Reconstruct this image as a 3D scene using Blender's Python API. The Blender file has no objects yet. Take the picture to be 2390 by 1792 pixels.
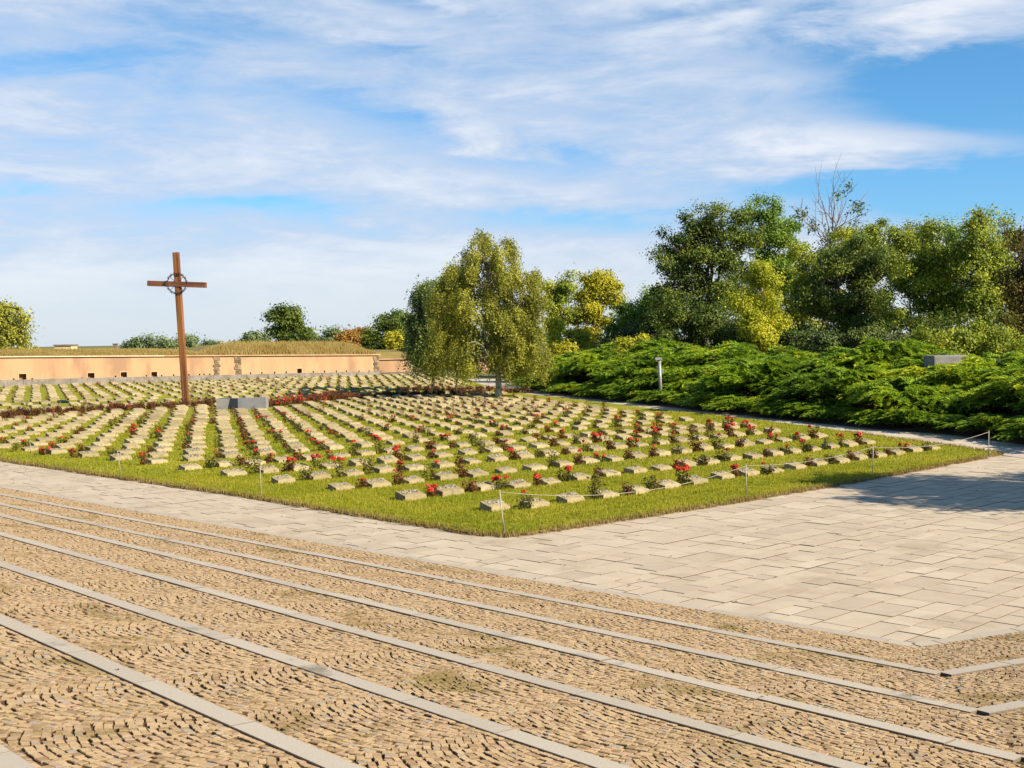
import bpy, math, random
import numpy as np
from mathutils import Vector, Matrix, noise

# ------------------------------------------------------------------ basics
scene = bpy.context.scene
COL = scene.collection
rng = np.random.default_rng(7)
random.seed(7)
F, HC, YH, ROLL = 2900.0, 3.2, 790.0, math.radians(0.9)   # focal length (photo px), eye height, horizon row, roll

cam_d = bpy.data.cameras.new('camera')
cam = bpy.data.objects.new('camera', cam_d)
COL.objects.link(cam)
PITCH = math.atan((896 - YH) / F)
CM = Matrix.Rotation(math.pi / 2 - PITCH, 3, 'X') @ Matrix.Rotation(-ROLL, 3, 'Z')
cam.matrix_world = Matrix.Translation((0, 0, HC)) @ CM.to_4x4()
cam_d.sensor_width = 36.0
cam_d.lens = F / 2390 * 36.0
cam_d.clip_end = 6000
scene.camera = cam

def ray(px, py):
    return CM @ Vector(((px - 1195) / F, -(py - 896) / F, -1.0))

def U(px, py, z=0.0):                      # photo pixel -> point on the level z
    d = ray(px, py)
    t = (z - HC) / d.z
    return Vector((d.x * t, d.y * t, z))

def UD(dx, dy, depth):                     # pixel of the 2212-wide view -> point at a given depth
    d = ray(dx / 0.92552, dy / 0.92552)
    t = depth / d.y
    return Vector((d.x * t, depth, HC + d.z * t))

def v2(p):
    return np.array([p.x, p.y])

# ------------------------------------------------------------------ object helpers
def tag(o, label=None, cat=None, group=None, kind=None):
    if label: o['label'] = label
    if cat: o['category'] = cat
    if group: o['group'] = group
    if kind: o['kind'] = kind
    return o

def link(o, parent=None):
    COL.objects.link(o)
    if parent is not None:
        o.parent = parent
    return o

def empty(name, loc, rz=0.0):
    o = bpy.data.objects.new(name, None)
    o.empty_display_size = 0.2
    o.location = loc
    o.rotation_euler = (0, 0, rz)
    return link(o)

def mesh_np(name, V, Q=None, T=None, tint=None, tintT=None, smooth=False, midx=None):
    """vertices, quads, triangles -> mesh; tint = per-face float attribute"""
    me = bpy.data.meshes.new(name)
    V = np.asarray(V, dtype=np.float32).reshape(-1, 3)
    Q = np.zeros((0, 4), np.int32) if Q is None else np.asarray(Q, np.int32).reshape(-1, 4)
    T = np.zeros((0, 3), np.int32) if T is None else np.asarray(T, np.int32).reshape(-1, 3)
    nq, nt = len(Q), len(T)
    me.vertices.add(len(V))
    me.vertices.foreach_set('co', V.ravel())
    me.loops.add(nq * 4 + nt * 3)
    me.loops.foreach_set('vertex_index', np.concatenate([Q.ravel(), T.ravel()]))
    me.polygons.add(nq + nt)
    st = np.concatenate([np.arange(nq) * 4, nq * 4 + np.arange(nt) * 3]).astype(np.int32)
    me.polygons.foreach_set('loop_start', st)
    me.polygons.foreach_set('use_smooth', np.full(nq + nt, bool(smooth)))
    if midx is not None:
        me.polygons.foreach_set('material_index', np.asarray(midx, np.int32))
    me.update(calc_edges=True)
    if tint is not None or tintT is not None:
        a = np.zeros(nq + nt, np.float32)
        if tint is not None and nq: a[:nq] = tint
        if tintT is not None and nt: a[nq:] = tintT
        at = me.attributes.new('tint', 'FLOAT', 'FACE')
        at.data.foreach_set('value', a)
    return me

def obj(name, me, mats=None, parent=None, loc=None, rz=0.0):
    o = bpy.data.objects.new(name, me)
    if mats is not None:
        for m in (mats if isinstance(mats, (list, tuple)) else [mats]):
            if len(me.materials) < (len(mats) if isinstance(mats, (list, tuple)) else 1):
                me.materials.append(m)
    if loc is not None: o.location = loc
    o.rotation_euler = (0, 0, rz)
    return link(o, parent)

class MB:
    """collects boxes, tubes and loose faces into one mesh"""
    def __init__(s): s.v = []; s.q = []; s.t = []; s.tq = []; s.tt = []
    def add(s, V, Q=(), T=(), tint=0.5):
        b = len(s.v)
        s.v += [tuple(p) for p in V]
        for q in Q: s.q.append([i + b for i in q]); s.tq.append(tint)
        for t in T: s.t.append([i + b for i in t]); s.tt.append(tint)
    def box(s, a, b, M=None, tint=0.5):
        x0, y0, z0 = a; x1, y1, z1 = b
        V = [Vector(p) for p in ((x0,y0,z0),(x1,y0,z0),(x1,y1,z0),(x0,y1,z0),(x0,y0,z1),(x1,y0,z1),(x1,y1,z1),(x0,y1,z1))]
        if M is not None: V = [M @ p for p in V]
        s.add(V, [(0,3,2,1),(4,5,6,7),(0,1,5,4),(1,2,6,5),(2,3,7,6),(3,0,4,7)], tint=tint)
    def tube(s, pts, rad, n=6, tint=0.5, cap=True):
        pts = [Vector(p) for p in pts]
        m = len(pts)
        if not hasattr(rad, '__len__'): rad = [rad] * m
        V = []
        for i, p in enumerate(pts):
            d = (pts[min(i + 1, m - 1)] - pts[max(i - 1, 0)]).normalized()
            up = Vector((0, 0, 1)) if abs(d.z) < 0.9 else Vector((1, 0, 0))
            a = d.cross(up).normalized(); b = d.cross(a)
            for k in range(n):
                w = 2 * math.pi * k / n
                V.append(p + (a * math.cos(w) + b * math.sin(w)) * rad[i])
        Q = [(i*n+k, i*n+(k+1) % n, (i+1)*n+(k+1) % n, (i+1)*n+k) for i in range(m-1) for k in range(n)]
        T = []
        if cap:
            V += [pts[0], pts[-1]]
            T = [(m*n, (k+1) % n, k) for k in range(n)] + [(m*n+1, (m-1)*n+k, (m-1)*n+(k+1) % n) for k in range(n)]
        s.add(V, Q, T, tint)
    def mesh(s, name, smooth=False):
        return mesh_np(name, s.v, s.q or None, s.t or None, np.array(s.tq) if s.tq else None, np.array(s.tt) if s.tt else None, smooth)
    def build(s, name, mats, parent=None, loc=None, rz=0.0, smooth=False):
        return obj(name, s.mesh(name, smooth), mats, parent, loc, rz)

def bevel(o, w=0.01, seg=2):
    m = o.modifiers.new('bevel', 'BEVEL'); m.width = w; m.segments = seg; m.limit_method = 'ANGLE'
    return o

# ------------------------------------------------------------------ materials
class NT:
    def __init__(s, tree): s.t = tree; s.n = tree.nodes; s.l = tree.links
    def new(s, typ, **kw):
        n = s.n.new(typ)
        for k, v in kw.items(): setattr(n, k, v)
        return n
    def put(s, sock, v):
        if hasattr(v, 'is_output'): s.l.new(v, sock)
        elif v is not None: sock.default_value = v
    def math(s, op, a, b=None, c=None, clamp=False):
        n = s.new('ShaderNodeMath', operation=op); n.use_clamp = clamp
        for i, v in enumerate((a, b, c)):
            if v is not None: s.put(n.inputs[i], v)
        return n.outputs[0]
    def mix(s, f, a, b, blend='MIX'):
        n = s.new('ShaderNodeMix', data_type='RGBA', blend_type=blend)
        s.put(n.inputs[0], f)
        s.put(n.inputs[6], a if hasattr(a, 'is_output') else (*a, 1)[:4])
        s.put(n.inputs[7], b if hasattr(b, 'is_output') else (*b, 1)[:4])
        return n.outputs[2]
    def noise(s, scale, detail=4, rough=0.55, vec=None, dist=0.0):
        n = s.new('ShaderNodeTexNoise')
        n.inputs['Scale'].default_value = scale; n.inputs['Detail'].default_value = detail
        n.inputs['Roughness'].default_value = rough; n.inputs['Distortion'].default_value = dist
        if vec is not None: s.l.new(vec, n.inputs['Vector'])
        return n.outputs['Fac']
    def ramp(s, f, a, b, lo=0.0, hi=1.0):
        n = s.new('ShaderNodeMapRange'); n.clamp = True; n.interpolation_type = 'SMOOTHSTEP'
        s.put(n.inputs[0], f); s.put(n.inputs[1], a); s.put(n.inputs[2], b); s.put(n.inputs[3], lo); s.put(n.inputs[4], hi)
        return n.outputs[0]
    def attr(s, name='tint'):
        n = s.new('ShaderNodeAttribute'); n.attribute_name = name
        return n.outputs['Fac']
    def pos(s, scale=(1, 1, 1), rot=(0, 0, 0), obj=False):
        if obj:
            src = s.new('ShaderNodeTexCoord').outputs['Object']
        else:
            src = s.new('ShaderNodeNewGeometry').outputs['Position']
        m = s.new('ShaderNodeMapping'); s.l.new(src, m.inputs[0])
        m.inputs['Scale'].default_value = scale; m.inputs['Rotation'].default_value = rot
        return m.outputs[0]

GA = 0.80
def ga(c): return tuple(min(0.9, x * GA) for x in c[:3])
def newmat(name):
    m = bpy.data.materials.new(name); m.use_nodes = True
    t = NT(m.node_tree)
    bs = t.n['Principled BSDF']; out = t.n['Material Output']
    bs.inputs['Specular IOR Level'].default_value = 0.25
    return m, t, bs, out

def mat_simple(name, c1, c2=None, scale=5.0, rough=0.75, bump=0.0, bscale=None, lo=0.35, hi=0.65, metal=0.0, rot=(0,0,0), stretch=(1,1,1), objspace=False, c3=None, s3=0.6):
    m, t, bs, out = newmat(name)
    c1, c2, c3 = ga(c1), (ga(c2) if c2 else None), (ga(c3) if c3 else None)
    vec = t.pos(stretch, rot, objspace)
    c = (*c1, 1)
    if c2 is not None:
        f = t.ramp(t.noise(scale, 6, 0.6, vec), lo, hi)
        c = t.mix(f, c1, c2)
        if c3 is not None:
            c = t.mix(t.ramp(t.noise(s3, 5, 0.6, vec), 0.48, 0.68), c, c3)
    t.put(bs.inputs['Base Color'], c)
    bs.inputs['Roughness'].default_value = rough
    bs.inputs['Metallic'].default_value = metal
    if bump:
        b = t.new('ShaderNodeBump'); b.inputs['Strength'].default_value = bump; b.inputs['Distance'].default_value = 0.02
        t.l.new(t.noise(bscale or scale * 4, 6, 0.65, vec), b.inputs['Height']); t.l.new(b.outputs[0], bs.inputs['Normal'])
    return m

def mat_leaf(name, dark, mid, light, trans=0.35, rough=0.55, patch=0.5):
    """leaf colour varies leaf by leaf (attribute) and in drifts through the crown (noise)"""
    m, t, bs, out = newmat(name)
    dark, mid, light = ga(dark), ga(mid), ga(light)
    a = t.attr()
    n = t.noise(patch, 3, 0.6, t.pos())
    f = t.math('ADD', t.math('MULTIPLY', a, 0.65), t.math('MULTIPLY', t.math('SUBTRACT', n, 0.5), 1.1))
    f = t.math('ADD', f, 0.18)
    c = t.mix(t.ramp(f, 0.1, 0.55), dark, mid)
    c = t.mix(t.ramp(f, 0.5, 0.95), c, light)
    t.put(bs.inputs['Base Color'], c)
    bs.inputs['Roughness'].default_value = rough
    tr = t.new('ShaderNodeBsdfTranslucent'); t.l.new(c, tr.inputs['Color'])
    mx = t.new('ShaderNodeMixShader'); mx.inputs[0].default_value = trans
    t.l.new(bs.outputs[0], mx.inputs[1]); t.l.new(tr.outputs[0], mx.inputs[2])
    t.l.new(mx.outputs[0], out.inputs['Surface'])
    return m

M = {}
M['bark'] = mat_simple('bark', (0.06, 0.045, 0.03), (0.13, 0.10, 0.07), 6, 0.9, 0.6, stretch=(1, 1, 0.25))
M['birch_bark'] = mat_simple('birch_bark', (0.36, 0.34, 0.30), (0.06, 0.05, 0.045), 3.0, 0.8, 0.3, lo=0.55, hi=0.62, stretch=(1, 1, 2.2))
M['twig'] = mat_simple('twig', (0.20, 0.15, 0.11), (0.30, 0.24, 0.18), 8, 0.9)
M['soil'] = mat_simple('soil', (0.12, 0.075, 0.04), (0.24, 0.16, 0.09), 9, 0.95, 0.6, 40)
M['ground'] = mat_simple('ground', (0.10, 0.12, 0.03), (0.18, 0.16, 0.06), 0.4, 0.95)
M['path'] = mat_simple('path', (0.47, 0.40, 0.31), (0.54, 0.47, 0.37), 1.3, 0.9, 0.35, 60, c3=(0.40, 0.33, 0.25), s3=0.5)
M['bank'] = mat_simple('bank', (0.09, 0.075, 0.03), (0.17, 0.12, 0.06), 2.5, 0.95, 0.6, 12)
M['rope'] = mat_simple('rope', (0.36, 0.32, 0.25), (0.29, 0.25, 0.19), 60, 0.9)
M['post'] = mat_simple('post', (0.40, 0.37, 0.31), (0.32, 0.29, 0.24), 20, 0.5)
M['post_dark'] = mat_simple('post_dark', (0.10, 0.095, 0.085), (0.18, 0.16, 0.14), 20, 0.6)
M['wood'] = mat_simple('wood', (0.264, 0.108, 0.036), (0.136, 0.05, 0.02), 6, 0.7, 0.5, 14, stretch=(1, 1, 0.06), objspace=True, lo=0.42, hi=0.58)
M['wood_bar'] = mat_simple('wood_bar', (0.2, 0.08, 0.04), (0.12, 0.044, 0.024), 6, 0.7, 0.5, 14, stretch=(0.06, 1, 1), objspace=True, lo=0.42, hi=0.58)
M['iron'] = mat_simple('iron', (0.045, 0.03, 0.028), (0.09, 0.05, 0.04), 15, 0.7, 0.2, metal=0.3)
M['steel_slab'] = mat_simple('steel_slab', (0.144, 0.149, 0.163), (0.173, 0.178, 0.192), 2.0, 0.45, 0.06)
M['concrete'] = mat_simple('concrete', (0.27, 0.26, 0.25), (0.20, 0.19, 0.18), 2.5, 0.85, 0.3, 20)
M['plinth_pale'] = mat_simple('plinth_pale', (0.434, 0.406, 0.336), (0.35, 0.322, 0.252), 4, 0.85, 0.2)
M['lamp_metal'] = mat_simple('lamp_metal', (0.36, 0.36, 0.36), (0.30, 0.30, 0.30), 10, 0.45, metal=0.3)
M['plaster'] = mat_simple('plaster', (0.49, 0.305, 0.175), (0.43, 0.26, 0.15), 0.9, 0.9, 0.15, 6, c3=(0.33, 0.20, 0.125), s3=0.45, stretch=(1, 1, 0.35))
M['coping'] = mat_simple('coping', (0.56, 0.36, 0.22), (0.42, 0.25, 0.15), 1.0, 0.9, 0.2)
M['coping_pale'] = mat_simple('coping_pale', (0.70, 0.56, 0.42), (0.6, 0.46, 0.34), 1.0, 0.9, 0.2)
M['plinth'] = mat_simple('plinth', (0.27, 0.24, 0.203), (0.18, 0.158, 0.135), 1.6, 0.9, 0.4, 5)
M['embrasure'] = mat_simple('embrasure', (0.22, 0.12, 0.07), (0.32, 0.18, 0.10), 3, 0.9)
M['surround'] = mat_simple('surround', (0.62, 0.40, 0.22), (0.55, 0.34, 0.18), 3, 0.9)
M['dry_grass_cap'] = mat_simple('dry_grass_cap', (0.30, 0.21, 0.06), (0.22, 0.17, 0.05), 0.5, 0.95, 0.5, 5, c3=(0.17, 0.17, 0.04), s3=0.2)
M['house_wall'] = mat_simple('house_wall', (0.62, 0.50, 0.30), (0.55, 0.43, 0.26), 2, 0.9)
M['house_roof'] = mat_simple('house_roof', (0.16, 0.11, 0.08), (0.22, 0.15, 0.1), 2, 0.9)
M['inscription'] = mat_simple('inscription', (0.10, 0.095, 0.08), (0.50, 0.47, 0.40), 24, 0.7, lo=0.46, hi=0.56)
M['bloom'] = mat_simple('bloom', (0.50, 0.022, 0.02), (0.55, 0.06, 0.02), 9, 0.6)
M['bloom_orange'] = mat_simple('bloom_orange', (0.46, 0.085, 0.02), (0.42, 0.03, 0.018), 9, 0.6)

def mat_tinted(name, cols, rough=0.85, nscale=25, namt=0.25, bump=0.4, bscale=90, moss=None, dirt=None, spec=0.25):
    """pieces whose colour differs piece by piece (attribute), with fine grain"""
    m, t, bs, out = newmat(name)
    cols = [(p, ga(c)) for p, c in cols]
    if dirt: dirt = (ga(dirt[0]),) + tuple(dirt[1:])
    a = t.attr()
    n = t.new('ShaderNodeValToRGB'); cr = n.color_ramp
    while len(cr.elements) < len(cols): cr.elements.new(0.5)
    for i, (p, c) in enumerate(cols): cr.elements[i].position = p; cr.elements[i].color = (*c, 1)
    t.l.new(a, n.inputs[0])
    vec = t.pos()
    g = t.noise(nscale, 6, 0.65, vec)
    c = t.mix(1.0, n.outputs[0], t.mix(g, (1 - namt,) * 3, (1 + namt,) * 3), 'MULTIPLY')
    if dirt:
        c = t.mix(t.ramp(t.noise(dirt[1], 6, 0.65, vec, 0.4), dirt[2], dirt[3]), c, dirt[0])
    if moss:
        c = t.mix(t.ramp(t.noise(moss[1], 6, 0.7, vec, 0.6), moss[2], moss[3]), c, moss[0])
    t.put(bs.inputs['Base Color'], c)
    bs.inputs['Roughness'].default_value = rough
    bs.inputs['Specular IOR Level'].default_value = spec
    b = t.new('ShaderNodeBump'); b.inputs['Strength'].default_value = bump; b.inputs['Distance'].default_value = 0.006
    t.l.new(t.noise(bscale, 5, 0.7, vec), b.inputs['Height']); t.l.new(b.outputs[0], bs.inputs['Normal'])
    return m

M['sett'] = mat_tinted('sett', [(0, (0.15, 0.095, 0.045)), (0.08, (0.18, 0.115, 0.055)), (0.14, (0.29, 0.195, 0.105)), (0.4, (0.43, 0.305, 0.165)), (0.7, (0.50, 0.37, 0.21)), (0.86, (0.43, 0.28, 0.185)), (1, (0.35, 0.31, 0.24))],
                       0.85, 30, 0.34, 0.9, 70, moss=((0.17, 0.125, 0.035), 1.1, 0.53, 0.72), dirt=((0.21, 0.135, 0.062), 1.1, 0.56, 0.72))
M['joint'] = mat_simple('joint', (0.084, 0.051, 0.024), (0.132, 0.084, 0.042), 12, 0.95, 0.6, 60, c3=(0.06, 0.051, 0.012), s3=0.7)
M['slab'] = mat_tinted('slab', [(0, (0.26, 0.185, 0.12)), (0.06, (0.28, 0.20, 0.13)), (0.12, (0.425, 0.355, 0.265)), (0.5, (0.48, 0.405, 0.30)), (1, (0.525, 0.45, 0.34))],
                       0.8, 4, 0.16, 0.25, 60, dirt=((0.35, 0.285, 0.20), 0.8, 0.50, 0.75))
M['slab_joint'] = mat_simple('slab_joint', (0.102, 0.072, 0.045), (0.15, 0.108, 0.066), 14, 0.95)
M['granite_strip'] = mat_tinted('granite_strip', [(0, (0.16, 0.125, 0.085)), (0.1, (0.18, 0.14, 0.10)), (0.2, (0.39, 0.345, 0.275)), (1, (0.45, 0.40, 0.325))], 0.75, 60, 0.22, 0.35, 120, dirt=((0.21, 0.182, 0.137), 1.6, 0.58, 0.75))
M['gravestone'] = mat_tinted('gravestone', [(0, (0.205, 0.165, 0.085)), (0.5, (0.325, 0.262, 0.14)), (1, (0.405, 0.332, 0.19))], 0.9, 26, 0.5, 1.0, 45, dirt=((0.13, 0.115, 0.055), 9, 0.52, 0.72))
M['quoin'] = mat_tinted('quoin', [(0, (0.112, 0.084, 0.052)), (0.5, (0.21, 0.154, 0.098)), (1, (0.322, 0.224, 0.133))], 0.9, 3, 0.2, 0.4, 10)

def mat_lawn():
    m, t, bs, out = newmat('lawn')
    vec = t.pos()
    a = t.ramp(t.noise(0.35, 5, 0.6, vec), 0.35, 0.65)
    b = t.ramp(t.noise(18, 6, 0.7, vec), 0.3, 0.7)
    c = t.mix(a, (0.22, 0.245, 0.016), (0.31, 0.29, 0.026))
    c = t.mix(b, t.mix(1.0, c, (0.55, 0.55, 0.5), 'MULTIPLY'), c)
    c = t.mix(t.ramp(t.noise(1.7, 6, 0.7, vec, 0.3), 0.60, 0.76), c, (0.35, 0.27, 0.07))
    t.put(bs.inputs['Base Color'], c); bs.inputs['Roughness'].default_value = 0.95
    bs.inputs['Specular IOR Level'].default_value = 0.1
    bp = t.new('ShaderNodeBump'); bp.inputs['Strength'].default_value = 0.8; bp.inputs['Distance'].default_value = 0.04
    t.l.new(t.noise(30, 5, 0.7, vec), bp.inputs['Height']); t.l.new(bp.outputs[0], bs.inputs['Normal'])
    return m
M['lawn'] = mat_lawn()
M['grass'] = mat_leaf('grass', (0.208, 0.244, 0.011), (0.379, 0.385, 0.019), (0.587, 0.487, 0.057), 0.5, 0.6, 0.4)
M['dry_grass'] = mat_leaf('dry_grass', (0.22, 0.15, 0.03), (0.34, 0.25, 0.07), (0.42, 0.33, 0.12), 0.4, 0.7, 0.4)
M['rose_leaf'] = mat_leaf('rose_leaf', (0.045, 0.05, 0.012), (0.13, 0.125, 0.022), (0.27, 0.16, 0.03), 0.3, 0.5, 3.0)
M['rose_red_leaf'] = mat_leaf('rose_red_leaf', (0.07, 0.035, 0.012), (0.17, 0.065, 0.022), (0.28, 0.14, 0.03), 0.3, 0.5, 2.0)
M['hedge_leaf'] = mat_leaf('hedge_leaf', (0.06, 0.025, 0.012), (0.14, 0.05, 0.02), (0.20, 0.09, 0.03), 0.3, 0.6, 0.8)
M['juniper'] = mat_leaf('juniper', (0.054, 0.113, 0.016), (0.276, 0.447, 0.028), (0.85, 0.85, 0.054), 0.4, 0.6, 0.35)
M['juniper_dead'] = mat_leaf('juniper_dead', (0.13, 0.06, 0.02), (0.24, 0.12, 0.04), (0.3, 0.17, 0.06), 0.3, 0.8)

# ------------------------------------------------------------------ ground geometry
P0 = v2(U(2134, 1507))                                  # where the two cobbled slopes and the pavement meet
e1 = v2(U(0, 1135)) - P0; e1 /= np.hypot(*e1)           # left boundary of the slope, going away to the left
n1 = np.array([-e1[1], e1[0]])
if n1 @ (-P0) < 0: n1 = -n1                             # towards the camera
e2 = v2(U(2390, 1468)) - P0; e2 /= np.hypot(*e2)
n2 = np.array([-e2[1], e2[0]])
if n2 @ (-P0) < 0: n2 = -n2
SL = 0.12
def d12(p):
    p = np.asarray(p)
    return (p - P0) @ n1, (p - P0) @ n2
def zramp(p):
    a, b = d12(p)
    return SL * np.maximum(0, np.maximum(a, b))

# lawn outline
LAWN_PX = [(-420, 1010), (-150, 1053), (0, 1074.5), (163, 1099), (271, 1115), (400, 1134), (578, 1160), (796, 1196.6), (1000, 1230), (1110, 1247.5), (1178, 1253),
           (1230, 1248), (1500, 1207.5), (1741, 1169), (2037, 1117.5), (2290, 1070), (2332, 1060), (2236, 1044.6), (2079, 1024), (1902, 998), (1701, 974), (1500, 952), (1380, 937),
           (1253, 923), (1180, 912), (1120, 897), (1098, 889), (1070, 880)]
lawn = np.array([v2(U(*p)) for p in LAWN_PX])
wallA, wallB = v2(U(0, 903)), v2(U(884, 875.5))
wdir = (wallB - wallA) / np.hypot(*(wallB - wallA))
lawn = np.vstack([lawn, [wallB + wdir * 12 + np.array([0.5, 2.0])], [wallB + np.array([0.0, 0.6])], [wallA - wdir * 40]])
def inside(poly, p):
    p = np.atleast_2d(p); x, y = p[:, 0], p[:, 1]
    c = np.zeros(len(p), bool); n = len(poly); j = n - 1
    for i in range(n):
        xi, yi = poly[i]; xj, yj = poly[j]
        with np.errstate(divide='ignore', invalid='ignore'):
            c ^= ((yi > y) != (yj > y)) & (x < (xj - xi) * (y - yi) / (yj - yi + 1e-12) + xi)
        j = i
    return c
def edge_dist(poly, p, closed=True):
    p = np.atleast_2d(p); d = np.full(len(p), 1e9)
    n = len(poly)
    for i in range(n if closed else n - 1):
        a = poly[i]; b = poly[(i + 1) % n]; ab = b - a
        t = np.clip(((p - a) @ ab) / (ab @ ab + 1e-9), 0, 1)
        d = np.minimum(d, np.hypot(*(p - a - t[:, None] * ab).T))
    return d

def poly_mesh(name, pts, z, skirt=0.0):
    import bmesh
    bm = bmesh.new()
    vs = [bm.verts.new((p[0], p[1], z)) for p in pts]
    f = bm.faces.new(vs); f.normal_update()
    if f.normal.z < 0: f.normal_flip()
    bmesh.ops.triangulate(bm, faces=[f])
    if skirt:
        lo = [bm.verts.new((p[0], p[1], z - skirt)) for p in pts]
        for i in range(len(pts)):
            j = (i + 1) % len(pts)
            q = bm.faces.new((vs[i], vs[j], lo[j], lo[i])); q.material_index = 1
    me = bpy.data.meshes.new(name); bm.to_mesh(me); bm.free()
    return me

# the one big sheet, reaching the horizon (a hole-free plain below everything else)
me = mesh_np('ground', [(-3000, -60, -0.06), (3000, -60, -0.06), (3000, 5000, -0.06), (-3000, 5000, -0.06)], [(0, 1, 2, 3)])
tag(obj('ground', me, M['ground']), kind='structure')

# resample the outline so the edge can be ragged
def resample(pts, step):
    out = []
    n = len(pts)
    for i in range(n):
        a, b = pts[i], pts[(i + 1) % n]
        k = max(1, int(np.hypot(*(b - a)) / step))
        for j in range(k): out.append(a + (b - a) * j / k)
    return np.array(out)
near_edge = [lawn[i] for i in range(len(lawn))]
lr = resample(lawn, 0.22)
msk = lr[:, 1] < 45
lr = lr + np.where(msk[:, None], rng.normal(0, 0.042, lr.shape), 0)
tag(obj('lawn', poly_mesh('lawn', lr, 0.035, 0.12), [M['lawn'], M['soil']]), kind='structure')
# worn strip of soil between turf and slabs
cen = lawn[10]
seg = lr[(lr[:, 1] < 60)]
soil = lr.copy()
ctr = np.array([0.0, 45.0])
dirs_ = soil - ctr; dirs_ /= np.linalg.norm(dirs_, axis=1)[:, None]
soil = soil + dirs_ * (0.07 + 0.05 * rng.random(len(soil)))[:, None]
tag(obj('soil_edge', poly_mesh('soil_edge', soil, 0.012, 0.05), [M['soil'], M['soil']]), kind='structure')

# ------------------------------------------------------------------ slabs of the pavement
def build_slabs():
    A = np.array([math.sin(math.radians(45.2)), math.cos(math.radians(45.2))]); B = np.array([-A[1], A[0]])
    O = P0 - A * 6 - B * 3
    V = []; Q = []; tint = []
    b = -12.0
    while b < 46.0:
        w = float(rng.choice([0.27, 0.32, 0.36, 0.42, 0.48]))
        a = -14.0 + rng.random() * 0.5
        while a < 48.0:
            l = float(rng.choice([0.32, 0.42, 0.5, 0.6, 0.72])) * (0.95 + 0.1 * rng.random())
            c = O + A * (a + l / 2) + B * (b + w / 2)
            a0, a1, b0, b1 = a, a + l, b, b + w
            a += l
            if c[1] < 8 or c[1] > 52 or abs(c[0]) > c[1] * 0.55 + 6: continue
            dd = max(*d12(c))
            if dd > 0.25: continue
            if inside(lawn, c)[0] and edge_dist(lawn, c)[0] > 0.7: continue
            g = 0.004 + 0.004 * rng.random(); ch = 0.003
            zt = 0.0 + rng.normal(0, 0.0022); tx, ty = rng.normal(0, 0.0025, 2)
            cs = [(a0 + g, b0 + g), (a1 - g, b0 + g), (a1 - g, b1 - g), (a0 + g, b1 - g)]
            ci = [(a0 + g + ch, b0 + g + ch), (a1 - g - ch, b0 + g + ch), (a1 - g - ch, b1 - g - ch), (a0 + g + ch, b1 - g - ch)]
            k = len(V)
            for (p, q_) in cs:
                w_ = O + A * p + B * q_; V.append((w_[0], w_[1], zt - 0.004))
            for (p, q_) in ci:
                w_ = O + A * p + B * q_; V.append((w_[0], w_[1], zt + tx * (p - a0) + ty * (q_ - b0)))
            Q += [(k+4, k+5, k+6, k+7)] + [(k+i, k+(i+1) % 4, k+4+(i+1) % 4, k+4+i) for i in range(4)]
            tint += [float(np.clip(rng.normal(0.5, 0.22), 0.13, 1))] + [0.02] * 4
        b += w
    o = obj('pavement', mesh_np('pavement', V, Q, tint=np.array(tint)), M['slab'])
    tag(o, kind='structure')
build_slabs()
bed = []
for p in ((-60, 72), (-3, 5), (40, 5), (40, 60)): bed.append(np.array(p, float))
tag(obj('pavement_bed', mesh_np('pavement_bed', [(*p, -0.009) for p in ((-70, 4), (60, 4), (60, 90), (-70, 90))], [(0, 1, 2, 3)]), M['slab_joint']), kind='structure')

# ------------------------------------------------------------------ cobbled slope
SW = 0.17                     # width of a granite strip
def on_ramp(px, py):          # photo pixel -> plan point on the first slope
    d = ray(px, py); dd = np.array([d.x, d.y])
    t = (-SL * (P0 @ n1) - HC) / (d.z - SL * (dd @ n1))
    return dd * t
STRIP_PX = [((0, 1135), (2134, 1507)), ((0, 1154), (2172, 1570)), ((0, 1177), (2253, 1657)), ((0, 1203), (2330, 1762)), ((0, 1247), (1977, 1791)),
            ((0, 1317), (1416, 1790)), ((0, 1447), (750, 1774)), ((0, 1737), (86, 1792))]
STRIP = []
for l_, r__ in STRIP_PX:
    a_, b_ = on_ramp(*l_) - P0, on_ramp(*r__) - P0
    ta, da, tb, db = a_ @ e1, a_ @ n1, b_ @ e1, b_ @ n1
    STRIP.append(((da * tb - db * ta) / (tb - ta), (db - da) / (tb - ta)))     # d = c0 + c1 t
STRIP[0] = (0.0, 0.0)
STRIP[7] = (STRIP[6][0] + 1.45, STRIP[6][1])
for k in (8, 9, 10): STRIP.append((STRIP[-1][0] + 1.38, STRIP[-1][1]))
cosh_ = float(e1 @ e2); 
def hip_t(k):                 # where strip k of the first slope meets the second slope (equal height)
    best = None
    for tt in np.linspace(-14, 8, 1101):
        c = P0 + e1 * tt + n1 * (STRIP[k][0] + STRIP[k][1] * tt)
        a, b = (c - P0) @ n1, (c - P0) @ n2
        if a >= b: return tt
    return -14
HIP = [STRIP[k][0] + STRIP[k][1] * hip_t(k) for k in range(len(STRIP))]
def sd_(side, k, t):          # offset of strip k at distance t along the slope
    return STRIP[k][0] + STRIP[k][1] * t if side == 0 else HIP[k]
print('strips', STRIP, HIP)
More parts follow.
